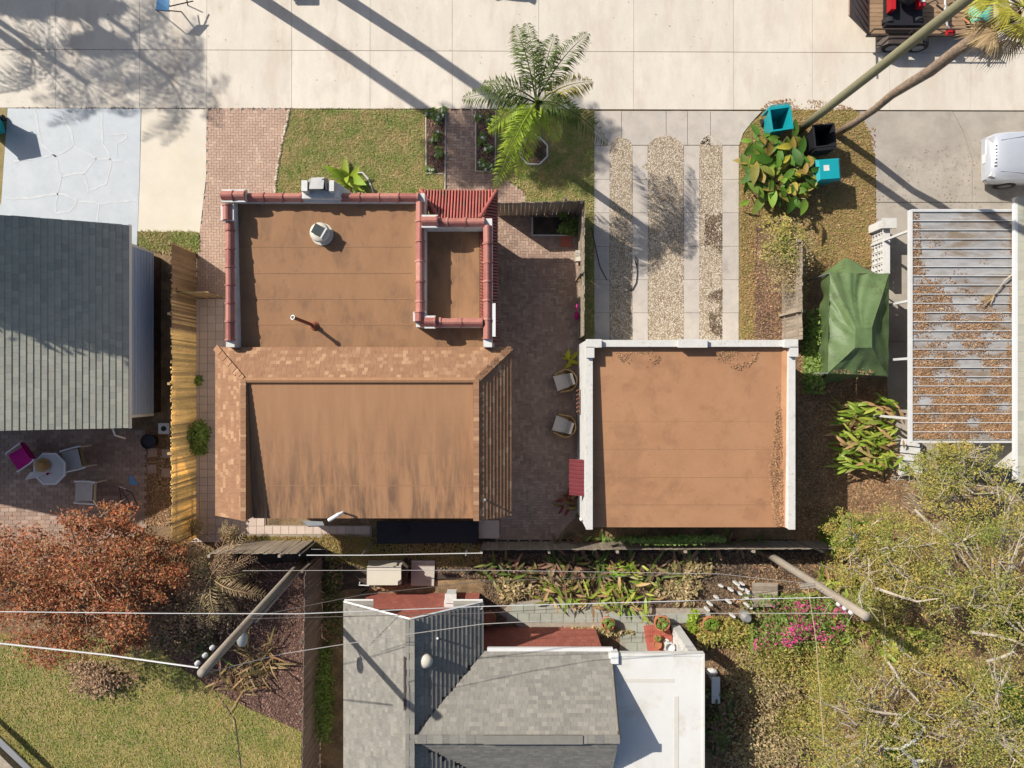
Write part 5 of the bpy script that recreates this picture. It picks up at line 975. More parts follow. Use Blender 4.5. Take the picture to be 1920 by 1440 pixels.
ob('frame', MB().tube([P(*p, .55 if k < 2 else .1) for k, p in enumerate(pts)], .018, 6), M['black'], ws); ob('cross_bar', MB().tube([P(226, 940, .1), P(243, 926, .5)], .014, 6), M['black'], ws); ob('cross_bar', MB().tube([P(228, 918, .5), P(250, 955, .1)], .014, 6), M['black'], ws); ob('top_bar', MB().tube([P(223, 912, .55), P(236, 917, .55)], .02, 6), M['trim'], ws)
ob('blue_pennant', MB().hexa(pxs([(243, 909), (260, 909), (244, 890), (243, 890)], .03), pxs([(243, 909), (260, 909), (245, 890), (243, 890)], .06)), M['blue'], None, 'blue triangular flag lying on the neighbour patio', 'flag')
for k, (x, y) in enumerate(((287, 848), (313, 850), (286, 879), (312, 886))): ob('stepping_stone', MB().rbox(P(x, y)+Vector((0, 0, .02)), (.34, .32, .06), U(-.1, .1)), M['brick_red'], None, ['upper left', 'upper right', 'lower left', 'lower right'][k]+' square stepping stone beside the yellow fence', 'stone', 'stepping stones by the reed fence')
ob('black_planter', MB().lathe(P(288, 826), [(.2, 0), (.28, .4), (.25, .4), (.22, .34), (.02, .33)], 20), M['black'], None, 'round black pot at the corner of the neighbour patio', 'pot')
cb = thing('breeze_block', 'white block with a round hole beside the reed fence', 'block', P(312, 803)); ob('body', MB().box(P(312, 803)+Vector((0, 0, .1)), (.4, .4, .2)), M['white'], cb); ob('hole', MB().lathe(P(312, 803)+Vector((0, 0, .19)), [(.1, 0), (.1, .015)], 14), M['black'], cb)
# patio details
pb = thing('planter_border', 'pale border round the dark planting bed on the patio', 'border', P(1036, 424)); 
for a, b in (((998, 407), (998, 441)), ((997, 441), (1074, 441)), ((1075, 407), (1075, 441))): ob('edging_bar', MB().tube([P(*a, .06), P(*b, .06)], .03, 4), M['chalk'], pb)
ob('paver_step', MB().prism(pxs([(1051, 443), (1072, 443), (1072, 463), (1051, 463)]), .0, .05), M['terrace'], None, 'pink square paver below the patio planting bed', 'paver')
ob('meter_box', MB().box(P(1083, 481, .6), (.18, .38, .34)), M['beige'], None, 'cream box fixed to the pale driveway fence', 'box'); ob('loose_plank', MB().rbox(P(1090, 522, 1.0), (.32, .1, .06), R(48)), M['wood_brown'], None, 'brown plank end leaning on the driveway fence', 'plank')
fl = thing('pink_ornament', 'pink flamingo shaped ornament at the foot of the driveway fence', 'ornament', P(1080, 590)); ob('body', MB().lathe(P(1081, 592, .5), [(.03, -.14), (.1, -.06), (.1, .04), (.03, .12)], 12, .7, 1.5), M['magenta'], fl, smooth=True); ob('neck', MB().tube([P(1081, 587, .55), P(1082, 582, .8), P(1081, 576, .95), P(1082, 571, .9)], .025, 8), M['magenta'], fl); ob('leg', MB().tube([P(1080, 590, 0), P(1081, 592, .45)], .012, 6), M['black'], fl)
hw = thing('wall_ornament', 'column of terracotta wall tiles on the garage wall between the wicker chairs', 'ornament', P(1084, 755, 1))
for k in range(6):
    q = MB(); y = py_(733+k*8, 1.4); x = gx0-.02; q.grid(lambda u, v, y=y: (x-.02-.1*math.sin(PI*u), y-.06+.12*u, 1.1+.25*v), 8, 1); q.grid(lambda u, v, y=y: (x-.0-.09*math.sin(PI*u), y-.06+.12*u, 1.1+.25*v), 8, 1); ob('half_tile', q, M['terra'], hw)
ob('wall_lamp', MB().lathe((gx0-.06, py_(973, 2), 1.9), [(.02, 0), (.06, .05), (.06, .2), (.01, .26)], 8), M['trim'], None, 'small lamp on the rear end of the garage wall', 'lamp')
# behind the tan house
bc = thing('black_cover', 'black rectangular cover on the ground behind the tan house', 'cover', P(800, 1000)); ob('sheet', MB().prism(pxs([(706, 978), (896, 978), (896, 1018), (706, 1020)], .35), .27, .33), M['blackmat'], bc)
for x in (712, 800, 890):
    for y in (984, 1012): ob('foot', MB().box(P(x, y)+Vector((0, 0, .13)), (.08, .08, .26)), M['black'], bc)
ob('round_disc', MB().lathe(P(756, 992, .35), [(.22, -.015), (.22, .01)], 20), M['rubber'], bc)
rs = ob('red_step', MB().prism(pxs([(898, 975), (936, 975), (936, 1008), (898, 1008)]), -.0, .12), M['tile_path'], None, 'pale tiled step at the rear corner of the tan house', 'step')
ub = thing('machine_box', 'large beige metal machine box on the rear lawn behind the tan house', 'machine', P(722, 1075))
q = MB(); zb_ = .95; q.hexa(pxs([(690, 1092), (758, 1092), (758, 1050), (690, 1050)], .05), pxs([(690, 1096), (750, 1096), (750, 1064), (690, 1064)], zb_)); ob('casing', q, M['beige'], ub); ob('lid', MB().prism(pxs([(688, 1097), (746, 1097), (746, 1090), (752, 1086), (752, 1062), (688, 1062)], 1.0), .95, 1.01), M['beige'], ub)
ob('side_duct', MB().prism(pxs([(752, 1096), (760, 1096), (766, 1060), (756, 1050)], .5), .05, .6), M['steel_black'], ub); ob('pipe', MB().tube([P(694, 1098, .3), P(688, 1106, .2), P(678, 1112, .1)], .03, 6), M['black'], ub); ob('pipe', MB().tube([P(702, 1099, .3), P(706, 1104, .25), P(716, 1100, .3)], .025, 6), M['twig'], ub); ob('vent_arm', MB().tube([P(692, 1098, .5), P(673, 1097, .5), P(675, 1091, .5)], .02, 6), M['trim'], ub)
ob('concrete_pad', MB().prism(pxs([(772, 1050), (816, 1050), (814, 1097), (771, 1097)]), -.05, .09), M['strip'], None, 'square concrete pad beside the beige machine box', 'pad')

# ---------------------------------------------------------------- terraces and garden of the grey house
te = ob('red_terrace', MB().prism(pxs([(1208, 1176), (1256, 1178), (1262, 1200), (1290, 1203), (1290, 1240), (1218, 1240)], .2), -.05, .15), M['terrace'], kind='structure'); gridtile([(v.x, v.y) for v in pxs([(1211, 1178), (1256, 1180), (1260, 1200), (1218, 1206)], .18)], .175, M['terrace'], te, .08, .3, .006, nmax=60, off=0, th=.03, name='floor_tile')
fp = ob('flagstone_path', MB().prism(pxs([(1040, 1120), (1150, 1140), (1330, 1140), (1330, 1165), (1212, 1172), (1222, 1240), (1160, 1240), (1164, 1178), (980, 1178), (935, 1150), (960, 1130)]), -.02, .03), M['joint'], kind='structure'); gridtile(pxs([(960, 1132), (1045, 1124), (1150, 1142), (1325, 1142), (1325, 1163), (1210, 1170), (1218, 1236), (1165, 1236), (1168, 1176), (985, 1174), (940, 1150)]), .05, M['slate'], fp, .42, .36, .02, nmax=100, th=.05, name='flagstone')
def pot(label, px, py, r, h, m='terra', group='terracotta pots on the terrace', filled='lf_weed', n=40, z0=.03):
    t = thing('terracotta_pot', label, 'pot', P(px, py, z0), group); c = P(px, py, z0)
    ob('pot', MB().lathe(c, [(r*.65, 0), (r*.95, h*.8), (r*1.08, h*.82), (r*1.08, h), (r*.9, h), (r*.85, h*.85), (.02, h*.83)], 20), M[m], t, smooth=False)
    q = MB()
    for k in range(n):
        a = U(0, 6.28); l = U(.5, 1.0)*r*1.1; d = Vector((math.cos(a), math.sin(a), 0)); s = Vector((-d.y, d.x, 0))*.03; b = c+Vector((0, 0, h*.85))+d*U(0, r*.3)
        q.add([b, b+d*l*.5+s+Vector((0, 0, .12)), b+d*l+Vector((0, 0, .1*U(-.2, 1.4))), b+d*l*.5-s+Vector((0, 0, .12))], [(0, 1, 2, 3)])
    if n: ob('plant', q, M[filled], t)
    return t
pot('terracotta pot at the left of the flagstone path', 1137, 1162, .23, .42); pot('terracotta pot at the right of the flagstone path', 1236, 1160, .27, .5); pot('large terracotta pot with spilling plant near the pink bush', 1327, 1164, .28, .4, filled='lf_green', n=80)
pot('small shallow pot on the right terrace', 1231, 1193, .13, .2, n=12, z0=.18); pot('upturned red clay saucer pot beside the white urn', 1231, 1206, .15, .16, n=0, z0=.18)
pot('large round clay pot behind the grey gable', 917, 1152, .25, .45, n=0)
ur = thing('white_urn', 'white garden urn on the right terrace', 'urn', P(1250, 1205, .16)); ob('bowl', MB().lathe(P(1249, 1203, .16), [(.12, 0), (.12, .06), (.06, .1), (.06, .3), (.16, .45), (.19, .6), (.15, .6), (.1, .5), (.02, .48)], 18), M['white'], ur); ob('foot', MB().box(P(1252, 1211, .18), (.3, .3, .05)), M['white'], ur)
ob('white_pedestal', MB().prism(pxs([(1271, 1207), (1294, 1207), (1297, 1224), (1271, 1224)], .9), .0, .9), M['white'], None, 'square white pedestal beside the white flat roof', 'pedestal')
for k, (x, y) in enumerate(((1268, 1196), (1280, 1197))): ob('white_box', MB().box(P(x, y, .3), (.18, .16, .25)), M['white'], None, ('left' if k == 0 else 'right')+' of two small white boxes on the terrace ledge', 'box')
cl_ = thing('wall_column', 'white square column on the red terrace by the gable', 'column', P(845, 1125, .26)); ob('shaft', MB().box(P(845, 1122, .9), (.34, .26, 1.3)), M['white'], cl_); ob('cap', MB().box(P(845, 1122, 1.58), (.4, .32, .06)), M['white'], cl_)
gdk = thing('grey_platform', 'small grey plank platform beside the white garden stakes', 'platform', P(1435, 1115)); 
for k in range(6): ob('plank', MB().box(P(1434, 1096+k*7.6, .3), (.92, .14, .05)), M['wood_gray'], gdk)
for x in (1415, 1455): ob('bearer', MB().box(P(x, 1115, .13), (.08, .8, .26)), M['wood_gray'], gdk)
sk = [(1349, 1096), (1366, 1102), (1376, 1090), (1388, 1092), (1386, 1100), (1394, 1102), (1398, 1108), (1384, 1110), (1396, 1118), (1340, 1117), (1362, 1124), (1396, 1130), (1403, 1136), (1327, 1128), (1322, 1138), (1369, 1150)]
for k, (x, y) in enumerate(sk):
    h = U(.25, .5); ob('garden_stake', MB().hexa([P(x, y)+Vector((dx*.05, dy*.035, 0)) for dx, dy in ((-1, -1), (1, -1), (1, 1), (-1, 1))], [P(x, y)+Vector((dx*.045+.02, dy*.03, h)) for dx, dy in ((-1, -1), (1, -1), (1, 1), (-1, 1))]), M['white'], None, 'small white garden stake standing beside the grey plank platform', 'stake', 'white garden stakes')
ob('garden_jar', MB().lathe(P(1392, 1150), [(.12, 0), (.2, .15), (.2, .4), (.1, .55), (.12, .6), (.08, .6)], 16), M['metal'], None, 'pale grey jar between the stakes and the pink bush', 'jar')
bn = thing('white_bench', 'narrow white bench beside the white flat roof', 'bench', P(1340, 1285)); ob('seat', MB().box(P(1342, 1294, .45), (.3, .95, .06)), M['trim'], bn)
for y in (1272, 1310): ob('leg', MB().box(P(1338, y, .21), (.24, .06, .42)), M['trim'], bn)
ob('white_rock', MB().lathe(P(1334, 1259), [(.22, 0), (.2, .12), (.1, .2), (.02, .21)], 9, 1, .7), M['white'], None, 'pile of white rock at the end of the narrow bench', 'rock')
kw = thing('kerb_wall', 'low grey wall crossing the lower left corner of the lawn', 'wall', P(20, 1420)); ob('base', MB().prism(pxs([(-60, 1330), (5, 1388), (80, 1462), (60, 1480), (-60, 1370)]), 0, .5), M['wood_gray'], kw); ob('cap', MB().prism(pxs([(-62, 1326), (6, 1386), (84, 1462), (76, 1468), (-62, 1338)], .5), .5, .55), M['metal'], kw)
se = thing('stone_edging', 'curved row of pale edging stones between lawn and brick driveway', 'edging', P(525, 290)); path = [(542, 207), (540, 222), (536, 240), (531, 262), (526, 286), (522, 308), (519, 330), (517, 350), (516, 364)]
sm = MB().lathe((0, 0, 0), [(.9, -.3), (1, 0), (.8, .5), (.3, .7)], 7).mesh('edging_stone', M['pebble'])
for a, b in zip(path, path[1:]):
    for k in range(4): p = P(a[0]+(b[0]-a[0])*(k+.5)/4+U(-1, 1), a[1]+(b[1]-a[1])*(k+.5)/4); inst('edging_stone', sm, TRS(p+Vector((0, 0, .03)), U(0, 6), (U(.05, .08), U(.04, .06), .06)), se)
pl = thing('octagon_edging', 'pale octagonal edging round the foot of the feather palm', 'edging', P(1001, 285)); c = P(1001, 284)
oc = lambda r: [(c.x+r*math.cos(R(22.5+45*k)), c.y+r*math.sin(R(22.5+45*k))) for k in range(8)]
for k in range(8): a, b = oc(.54)[k], oc(.54)[(k+1) % 8]; ob('edging_bar', MB().tube([(*a, .07), (*b, .07)], .035, 4), M['chalk'], pl)
ob('mulch_fill', MB().prism(oc(.52), 0, .05), M['mulch'], pl)
for nm, pts in (('left', [(799, 206), (799.5, 325), (832, 326)]), ('right', [(892.5, 322), (892.5, 210)])):
    t = thing('bed_edging', 'thin edging on the '+nm+' side of the brick walk beds', 'edging', P(*pts[0]))
    for a, b in zip(pts, pts[1:]): ob('edging_bar', MB().tube([P(*a, .04), P(*b, .04)], .028, 4), M['strip'], t)
for nm, pts in (('left', [(835.5, 206), (835, 356)]), ('right', [(930, 208), (928.5, 322), (893, 321)])):
    t = thing('walk_edging', 'pale concrete edging along the '+nm+' side of the brick walk', 'edging', P(*pts[0]))
    for a, b in zip(pts, pts[1:]): ob('edging_bar', MB().tube([P(*a, .035), P(*b, .035)], .03, 4), M['strip'], t)

# ---------------------------------------------------------------- plants
def leaf_mesh(L, w, m, droop=.25, name='leaf', fold=.25, n=5):
    q = MB(); vs = []
    for i in range(n+1):
        u = i/n; ww = w*math.sin(PI*min(1, .12+.88*u))**.8 if 0 < i < n else w*(.12 if i == 0 else 0); x = L*u; z = -droop*L*u*u
        vs += [(x, -ww, z+fold*ww), (x, 0, z), (x, ww, z+fold*ww)]
    q.add(vs, [(3*i+k, 3*i+3+k, 3*i+4+k, 3*i+1+k) for i in range(n) for k in (0, 1)]); return q.mesh(name, m, True)
def clump(name, label, cat, px, py, n, L, w, m, rad, tilt=(.2, 1.0), group=None, droop=.3, z0=0, az=None, stalk=0, sub='leaf', spread=None, hmax=.3):
    """a rosette or thicket of separate leaves"""
    t = thing(name, label, cat, P(px, py, z0), group); vs = [leaf_mesh(L*k, w*k, m, droop*j) for k in (.75, 1, 1.25) for j in (.6, 1.3)]
    if stalk: q = MB()
    for k in range(n):
        a = az(k) if az else U(0, 2*PI); r = rad*math.sqrt(random.random()); b = U(0, 2*PI)
        p = P(px, py, z0)+(Vector((math.cos(b)*r, math.sin(b)*r, 0)) if not spread else Vector((U(-1, 1)*spread[0], U(-1, 1)*spread[1], 0))); p.z = z0+U(0, hmax)+.02
        if stalk: p.z += stalk*U(.5, 1); q.tube([(p.x*.7+P(px, py, z0).x*.3, p.y*.7+P(px, py, z0).y*.3, z0), p], [.02, .012], 5)
        inst(sub, random.choice(vs), Matrix.Translation(p) @ Matrix.Rotation(a, 4, 'Z') @ Matrix.Rotation(-U(*tilt), 4, 'Y') @ Matrix.Rotation(U(-.5, .5), 4, 'X'), t)
    if stalk: ob('stems', q, M['twig'], t)
    return t
def bush(name, label, cat, ctr, rad, n, s, m, z=.0, twigs=10, group=None, flowers=None, twigm='twig', part='foliage'):
    """shrub: stems with leaf faces spread through a lumpy volume"""
    c = P(*ctr, z); t = thing(name, label, cat, c, group); k = max(5, n//90)
    cc = RNG.normal(0, .45, (k, 3)); cc[:, 2] = np.abs(cc[:, 2]); V = leafcloud(np.array(c), np.array(rad), cc, n, s)
    ob(part, npmesh(part, *V, m), None, t)
    q = MB()
    for i in range(twigs):
        e = cc[i % k]*np.array(rad); e = Vector(c)+Vector(e)*U(.8, 1.15); q.tube([c+Vector((U(-.05, .05), U(-.05, .05), 0)), c.lerp(e, .5)+Vector((U(-.1, .1), U(-.1, .1), .05)), e], [.02, .012, .004], 5)
    if twigs: ob('stems', q, M[twigm], t)
    if flowers:
        fc = cc[RNG.integers(0, k, flowers[0]//12)]*1.05; V = leafcloud(np.array(c)+np.array((0, 0, rad[2]*.35)), np.array(rad), fc, flowers[0], flowers[1], .1); ob('blossom', npmesh('blossom', *V, flowers[2]), None, t)
    return t
def leafcloud(c, rad, cc, n, s, sp=.28):
    p = cc[RNG.integers(0, len(cc), n)]+RNG.normal(0, sp, (n, 3)); p = np.clip(p, -1.15, 1.15); p = c+p*rad; p[:, 2] = np.maximum(p[:, 2], .02)
    a = RNG.uniform(0, 6.28, n); b = RNG.normal(0, .4, n); l = s*RNG.uniform(.6, 1.4, n); d = np.stack([np.cos(a)*np.cos(b), np.sin(a)*np.cos(b), np.sin(b)], 1)
    e = np.stack([-np.sin(a), np.cos(a), RNG.normal(0, .35, n)], 1); e /= np.linalg.norm(e, axis=1)[:, None]
    V = np.zeros((n, 4, 3)); w = l*RNG.uniform(.28, .5, n); V[:, 0] = p-d*l[:, None]; V[:, 2] = p+d*l[:, None]; V[:, 1] = p+e*w[:, None]+d*l[:, None]*.15; V[:, 3] = p-e*w[:, None]+d*l[:, None]*.15
    return V.reshape(-1, 3), np.arange(4*n).reshape(-1, 4)
def tree(name, label, base, trunk, lobes, n, s, m, r0=.14, bark='limb', nb=16, group=None, clumps=60, sp=.16, cat='tree', twig=2):
    """tapered trunk, limbs that reach the leaf clumps, crown of leaf faces with gaps"""
    b = P(*base); t = thing(name, label, cat, b, group); tp = [b]+[P(x, y, z) for x, y, z in trunk]; q = MB(); q.tube(tp, [r0*(1-.55*k/(len(tp)-1)) for k in range(len(tp))], 10); ob('trunk', q, M[bark], t, smooth=True)
    VV = []; q = MB(); top = tp[-1]; tot = sum(l[3]*l[4] for l in lobes)
    for (x, y, z, rx, ry, rz_) in lobes:
        c = P(x, y, z); kk = max(6, int(clumps*rx*ry/tot)); cc = RNG.normal(0, .5, (kk, 3)); cc /= np.maximum(1, np.linalg.norm(cc, axis=1)/1.0)[:, None]
        V, F = leafcloud(np.array(c), np.array((rx, ry, rz_)), cc, int(n*rx*ry/tot), s, sp); VV.append(V)
        for i in range(max(2, int(nb*rx*ry/tot))):
            e = c+Vector(cc[i % kk]*np.array((rx, ry, rz_))); m1 = top.lerp(e, .45)+Vector((U(-.25, .25), U(-.25, .25), U(-.1, .35))); m2 = top.lerp(e, .75)+Vector((U(-.2, .2), U(-.2, .2), U(-.1, .2)))
            q.tube([tp[-1 if i % 2 else max(0, len(tp)-2)], m1, m2, e], [r0*.38, r0*.26, r0*.16, .012], 6)
            for j in range(twig): e2 = e+Vector((U(-.7, .7), U(-.7, .7), U(-.15, .4))); q.tube([m2.lerp(e, .5), (m2.lerp(e, .5)+e2)/2+Vector((U(-.1, .1), U(-.1, .1), .05)), e2], [.018, .012, .005], 4)
    ob('limbs', q, M[bark], t); V = np.vstack(VV); ob('crown', npmesh('crown', V, np.arange(len(V)).reshape(-1, 4), m), None, t); return t

# feather palms
def frond(base, tip, m, parent, sag=.9, leaf=.54, n=72, arch=.25, wid=.017):
    b, e = Vector(base), Vector(tip); q = MB(); L = (e-b).length; pts = []
    for k in range(13):
        u = k/12; p = b.lerp(e, u); p.z += arch*L*math.sin(PI*u)*(1-.4*u); pts.append(p)
    q.tube(pts, [.028*(1-.85*k/12) for k in range(13)], 5)
    for k in range(n):
        u = .1+.9*(k+.5)/n; i = min(11, int(u*12)); f = u*12-i; p = pts[i].lerp(pts[i+1], f); d = (pts[i+1]-pts[i]).normalized(); s = d.cross(Vector((0, 0, 1))).normalized()
        ll = leaf*(math.sin(PI*min(1, .18+.8*u))**.6)*U(.8, 1.15)
        for sg in (-1, 1):
            v = (s*sg*U(.8, 1.0)+d*U(.35, .75)+Vector((0, 0, U(-.55, .25)))).normalized(); m_ = p+v*ll*.55+Vector((0, 0, .02)); t_ = p+v*ll-Vector((0, 0, sag*ll*.45)); wv = d*wid*U(.8, 1.3)
            q.add([p-wv*.4, m_-wv, t_, m_+wv], [(0, 1, 2, 3)])
    return ob('frond', q, m, parent)
qp = thing('feather_palm', 'green feather palm growing from the octagonal bed', 'palm tree', P(997, 280)); c = P(1006, 197, 4.25)
b0 = P(997, 280); ob('trunk', MB().tube([b0, b0.lerp(c, .35)+Vector((.02, 0, 0)), b0.lerp(c, .7), c+Vector((0, 0, .15))], [.2, .15, .13, .1], 12), M['bark'], qp, smooth=True)
ob('crown_shaft', MB().tube([c-Vector((0, 0, .2)), c+Vector((0, 0, .5))], [.12, .06], 10), M['lf_queen'], qp)
for x, y, z, k, ar in ((868, 184, 3.9, 0, .22), (905, 158, 4.4, 0, .25), (966, 48, 4.2, 0, .2), (988, 44, 4.5, 0, .25), (1040, 66, 4.3, 0, .24), (1102, 62, 4.1, 0, .2), (1110, 152, 4.0, 2, .2), (1140, 268, 3.2, 0, .3), (1088, 222, 3.9, 0, .3), (1050, 262, 3.0, 1, .3), (928, 352, 3.2, 1, .25), (948, 290, 3.4, 1, .3), (915, 245, 3.6, 1, .3), (972, 330, 2.8, 1, .25)):
    frond(c+Vector((U(-.05, .05), U(-.05, .05), .2)), P(x, y, z), M[('lf_queen', 'lf_lime', 'lf_gold')[k]], qp, arch=ar+.06)  # lime fronds: sunlit brightness put into the leaf colour
def tall_palm(label, base, h, lean=(0, 0), n=16, L=2.3, r=.17, droop=1.0, wid=.034):
    b = P(*base); t = thing('tall_palm', label, 'palm tree', b, 'palms beyond the top edge'); c = b+Vector((lean[0], lean[1], h)); ob('trunk', MB().tube([b, b.lerp(c, .5)+Vector((.08, .05, 0)), c], [r*1.2, r, r*.9], 10), M['bark'], t, smooth=True)
    for k in range(n):
        a = 2*PI*k/n+U(-.15, .15); l = L*U(.8, 1.1); frond(c, c+Vector((math.cos(a)*l, math.sin(a)*l, U(-1.0, .5)*droop)), M['lf_queen'], t, arch=.3, leaf=.5, n=36, wid=wid)
    return t
tall_palm('tall palm beyond the top edge casting the left long trunk shadow on the road', (395, -62), 9.5, n=30, L=1.9, r=.2, droop=.6); tall_palm('tall palm beyond the top edge casting the right long trunk shadow on the road', (556, -62), 9.2, n=30, L=1.9, r=.19, droop=.6)
tall_palm('palm beyond the top left corner casting arched frond shadows on the road', (-215, -80), 5.1, n=11, L=2.1, r=.16, wid=.02)
for lab, b, h, n, l in (('palm beyond the top left corner casting the wide frond shadow beside the blue sign', (-130, -190), 7.0, 14, 2.5), ('palm beyond the top left corner casting frond shadows onto the cream driveway', (-88, -128), 7.5, 15, 2.4), ('palm beyond the top left corner casting frond shadows onto the painted driveway', (-195, -85), 6.6, 9, 2.0)): tall_palm(lab, b, h, n=n, L=l, r=.1, droop=.5, wid=.02)
def sh(px, py, z, rx, ry, rz_, zr=0):
    w = P(px, py, zr)-SH*((z-zr)/math.tan(SUN_EL)); k = (H-z)/H/S; return (w.x/k+960, 720-w.y/k, z, rx, ry, rz_)
def gpx(l): w = P(l[0], l[1], l[2]); w.z = 0; return pix(w)
L_ = [sh(60, 450, 7.6, 1.9, 1.1, .8, 3.4), sh(120, 540, 7.8, 1.7, .8, .8, 3.2), sh(20, 560, 7.4, 1.6, .8, .8, 3.6), sh(190, 440, 7.6, .9, .5, .6, 2.9), sh(190, 590, 8, .9, .35, .5, 2.9), sh(40, 500, 7.6, 1.6, .9, .7, 3.5), sh(110, 480, 7.8, 1.5, .9, .7, 3.2), sh(100, 590, 7.6, 1.6, .5, .6, 3.2), sh(200, 540, 7.8, .8, .7, .6, 2.8), sh(10, 430, 7.8, 1.2, .8, .7, 3.7)]
tree('shade_tree', 'leafy tree beyond the left edge shading the shingle roof', (-80, 380), [(-200, 330, 3)], L_, 34000, .12, M['lf_green'], .2, nb=10, clumps=260, sp=.22)
L_ = [sh(50, 5, 6.5, 1.6, .35, .5), sh(160, 8, 6.8, 1.2, .4, .5), sh(185, 85, 7, .9, .35, .4)]  # crown added out of view; its shade stands in for a roof edge
tree('shade_tree', 'unseen tree added beyond the top left corner in place of a roof edge shading the road', (-170, -220), [(-350, -350, 4)], L_, 9000, .1, M['lf_green'], .2, nb=14, clumps=330, sp=.2)
# fan palm with curved trunk at the top right
fp_ = thing('fan_palm', 'fan palm with long curved trunk and golden leaves at the top right corner', 'palm tree', P(1567, 252)); path = [(1567, 252, 0), (1606, 228, 1.4), (1640, 205, 2.7), (1672, 178, 3.6), (1705, 157, 4.5), (1745, 133, 5.5), (1790, 98, 6.5), (1845, 60, 7.5), (1905, 22, 8.3)]
ob('trunk', MB().tube([P(*p) for p in path], [.14, .12, .12, .13, .15, .16, .16, .17, .2], 12), M['bark'], fp_, smooth=True); c = P(1922, 12, 8.5)
for k in range(34):
    a = U(0, 2*PI); el = U(-.9, .8); pl_ = U(.3, .8); d = Vector((math.cos(a)*math.cos(el), math.sin(a)*math.cos(el), math.sin(el))); b = c+d*pl_; q = MB(); q.tube([c, b], .014, 4); s = d.cross(Vector((0, 0, 1))).normalized(); n2 = s.cross(d); dead = el < -.55
    for j in range(22):
        f = (j/21-.5)*2.5; v = d*math.cos(f)+s*math.sin(f)+n2*.1; l = U(.55, .8); w = v.cross(n2).normalized()*.02; e = b+v*l-Vector((0, 0, .25*l)); q.add([b, b+v*l*.55+w, e, b+v*l*.55-w], [(0, 1, 2, 3)])
    ob('fan_leaf', q, M['lf_deadfan'] if dead else M['lf_fan'], fp_)

# broad leaf shrub by the bins, other clumps
clump('broad_leaf_shrub', 'broad leaved green and yellow shrub between driveway and bins', 'shrub', 1442, 330, 150, .56, .125, M['lf_big'], 1.0, (-.5, .55), droop=.35, stalk=1.0, spread=(1.1, 1.15))
clump('banana_plant', 'bright green upright broad leaf plant by the front chimney', 'plant', 655, 338, 14, .75, .13, M['lf_lime'], .15, (.3, 1.1), droop=.3)
eb = thing('curved_edging', 'curved pale edging round the plant by the chimney', 'edging', P(680, 335)); ob('edging_bar', MB().tube([P(x, y, .05) for x, y in ((668, 324), (680, 324), (690, 335), (696, 350), (700, 362))], .035, 5), M['chalk'], eb)
bush('low_shrub', 'small low green shrub beside the curved edging', 'shrub', (672, 348), (.35, .3, .25), 500, .06, M['lf_weed'])
clump('ginger_clump', 'dense clump of lime and tan strap leaves below the green tarp', 'plant', 1622, 815, 300, .5, .048, M['lf_ginger'], 1.2, (-.1, .6), droop=.45, spread=(1.05, 1.25), az=lambda k: PI+U(-.7, .5) if random.random() < .72 else U(0, 6.28), hmax=.8)
for k, (x, y, n, lab) in enumerate(((1080, 1018, 26, 'dark strap leaf plants at the left rear corner of the garage'), (1150, 1016, 24, 'dark strap leaf plants behind the garage left of centre'), (1225, 1018, 24, 'dark strap leaf plants behind the middle of the garage'), (1310, 1017, 24, 'dark strap leaf plants behind the garage right of centre'), (1395, 1016, 22, 'dark strap leaf plants at the right rear corner of the garage'))):
    clump('strap_leaf_plant', lab, 'plant', x, y, n, .5, .055, M['lf_dark'], .4, (.0, 1.0), 'strap leaf plants behind the garage', spread=(.75, .22))
for k, (x, y, n, lab, mm) in enumerate(((945, 1066, 26, 'dark leafy plants in the rear border left of the others', 'lf_dark'), (1020, 1072, 30, 'brown and green strap leaves in the rear border above the terrace', 'lf_dark'), (1095, 1066, 30, 'mottled leaf clump in the middle of the rear border', 'lf_dark'), (1165, 1075, 30, 'sunlit mottled leaf clump in the rear border', 'lf_ginger'), (1245, 1068, 28, 'leaf clump in the rear border above the right pot', 'lf_dark'), (1130, 1122, 22, 'yellow green strap leaves above the flagstone path on the left', 'lf_ginger'), (1185, 1124, 26, 'yellow green strap leaves above the flagstone path on the right', 'lf_ginger'), (1050, 1108, 24, 'green strap leaves above the red terrace', 'lf_ginger'))):
    clump('border_plant', lab, 'plant', x, y, int(n*1.9), .5, .045, M[mm], .5, (-.1, .9), 'plants of the rear border', spread=(.75, .38))
for x, y, lab in ((975, 1105, 'dry twiggy brush above the red terrace'), (1270, 1110, 'dry grassy brush beside the white stakes'), (1300, 1065, 'dry grass tuft near the leaning pole'), (1120, 1182, 'dry brown brush on the edge of the red terrace')):
    bush('dry_brush', lab, 'shrub', (x, y), (.7, .4, .35) if y < 1150 else (1.1, .15, .2), 900, .09, M['lf_dry'], twigs=24, group='dry brush of the rear border')
bush('fence_vine', 'green vine creeping along the rear fence behind the garage', 'vine', (1243, 1010), (1.85, .12, .3), 2600, .045, M['lf_weed'], z=1.0, twigs=0)
bush('hedge_brush', 'dry tangled vine on top of the old grey fence', 'vine', (1470, 480), (.75, 1.1, .55), 6500, .035, M['lf_dry'], z=1.1, twigs=50); bush('hedge_brush', 'green yellow vine at the head of the old grey fence', 'vine', (1462, 455), (.6, .8, .5), 1500, .06, M['lf_oak'], z=1.2, twigs=14)
bush('fence_shrub', 'dark green shrub between the tarp and the old fence', 'shrub', (1512, 660), (.3, 1.3, .8), 2600, .07, M['lf_weed'], twigs=20)
bush('flowering_bush', 'green bush covered in bright pink flowers below the leaning pole', 'bush', (1478, 1165), (1.5, .95, .9), 5200, .06, M['lf_weed'], twigs=30, flowers=(1700, .045, M['petal_pink']))
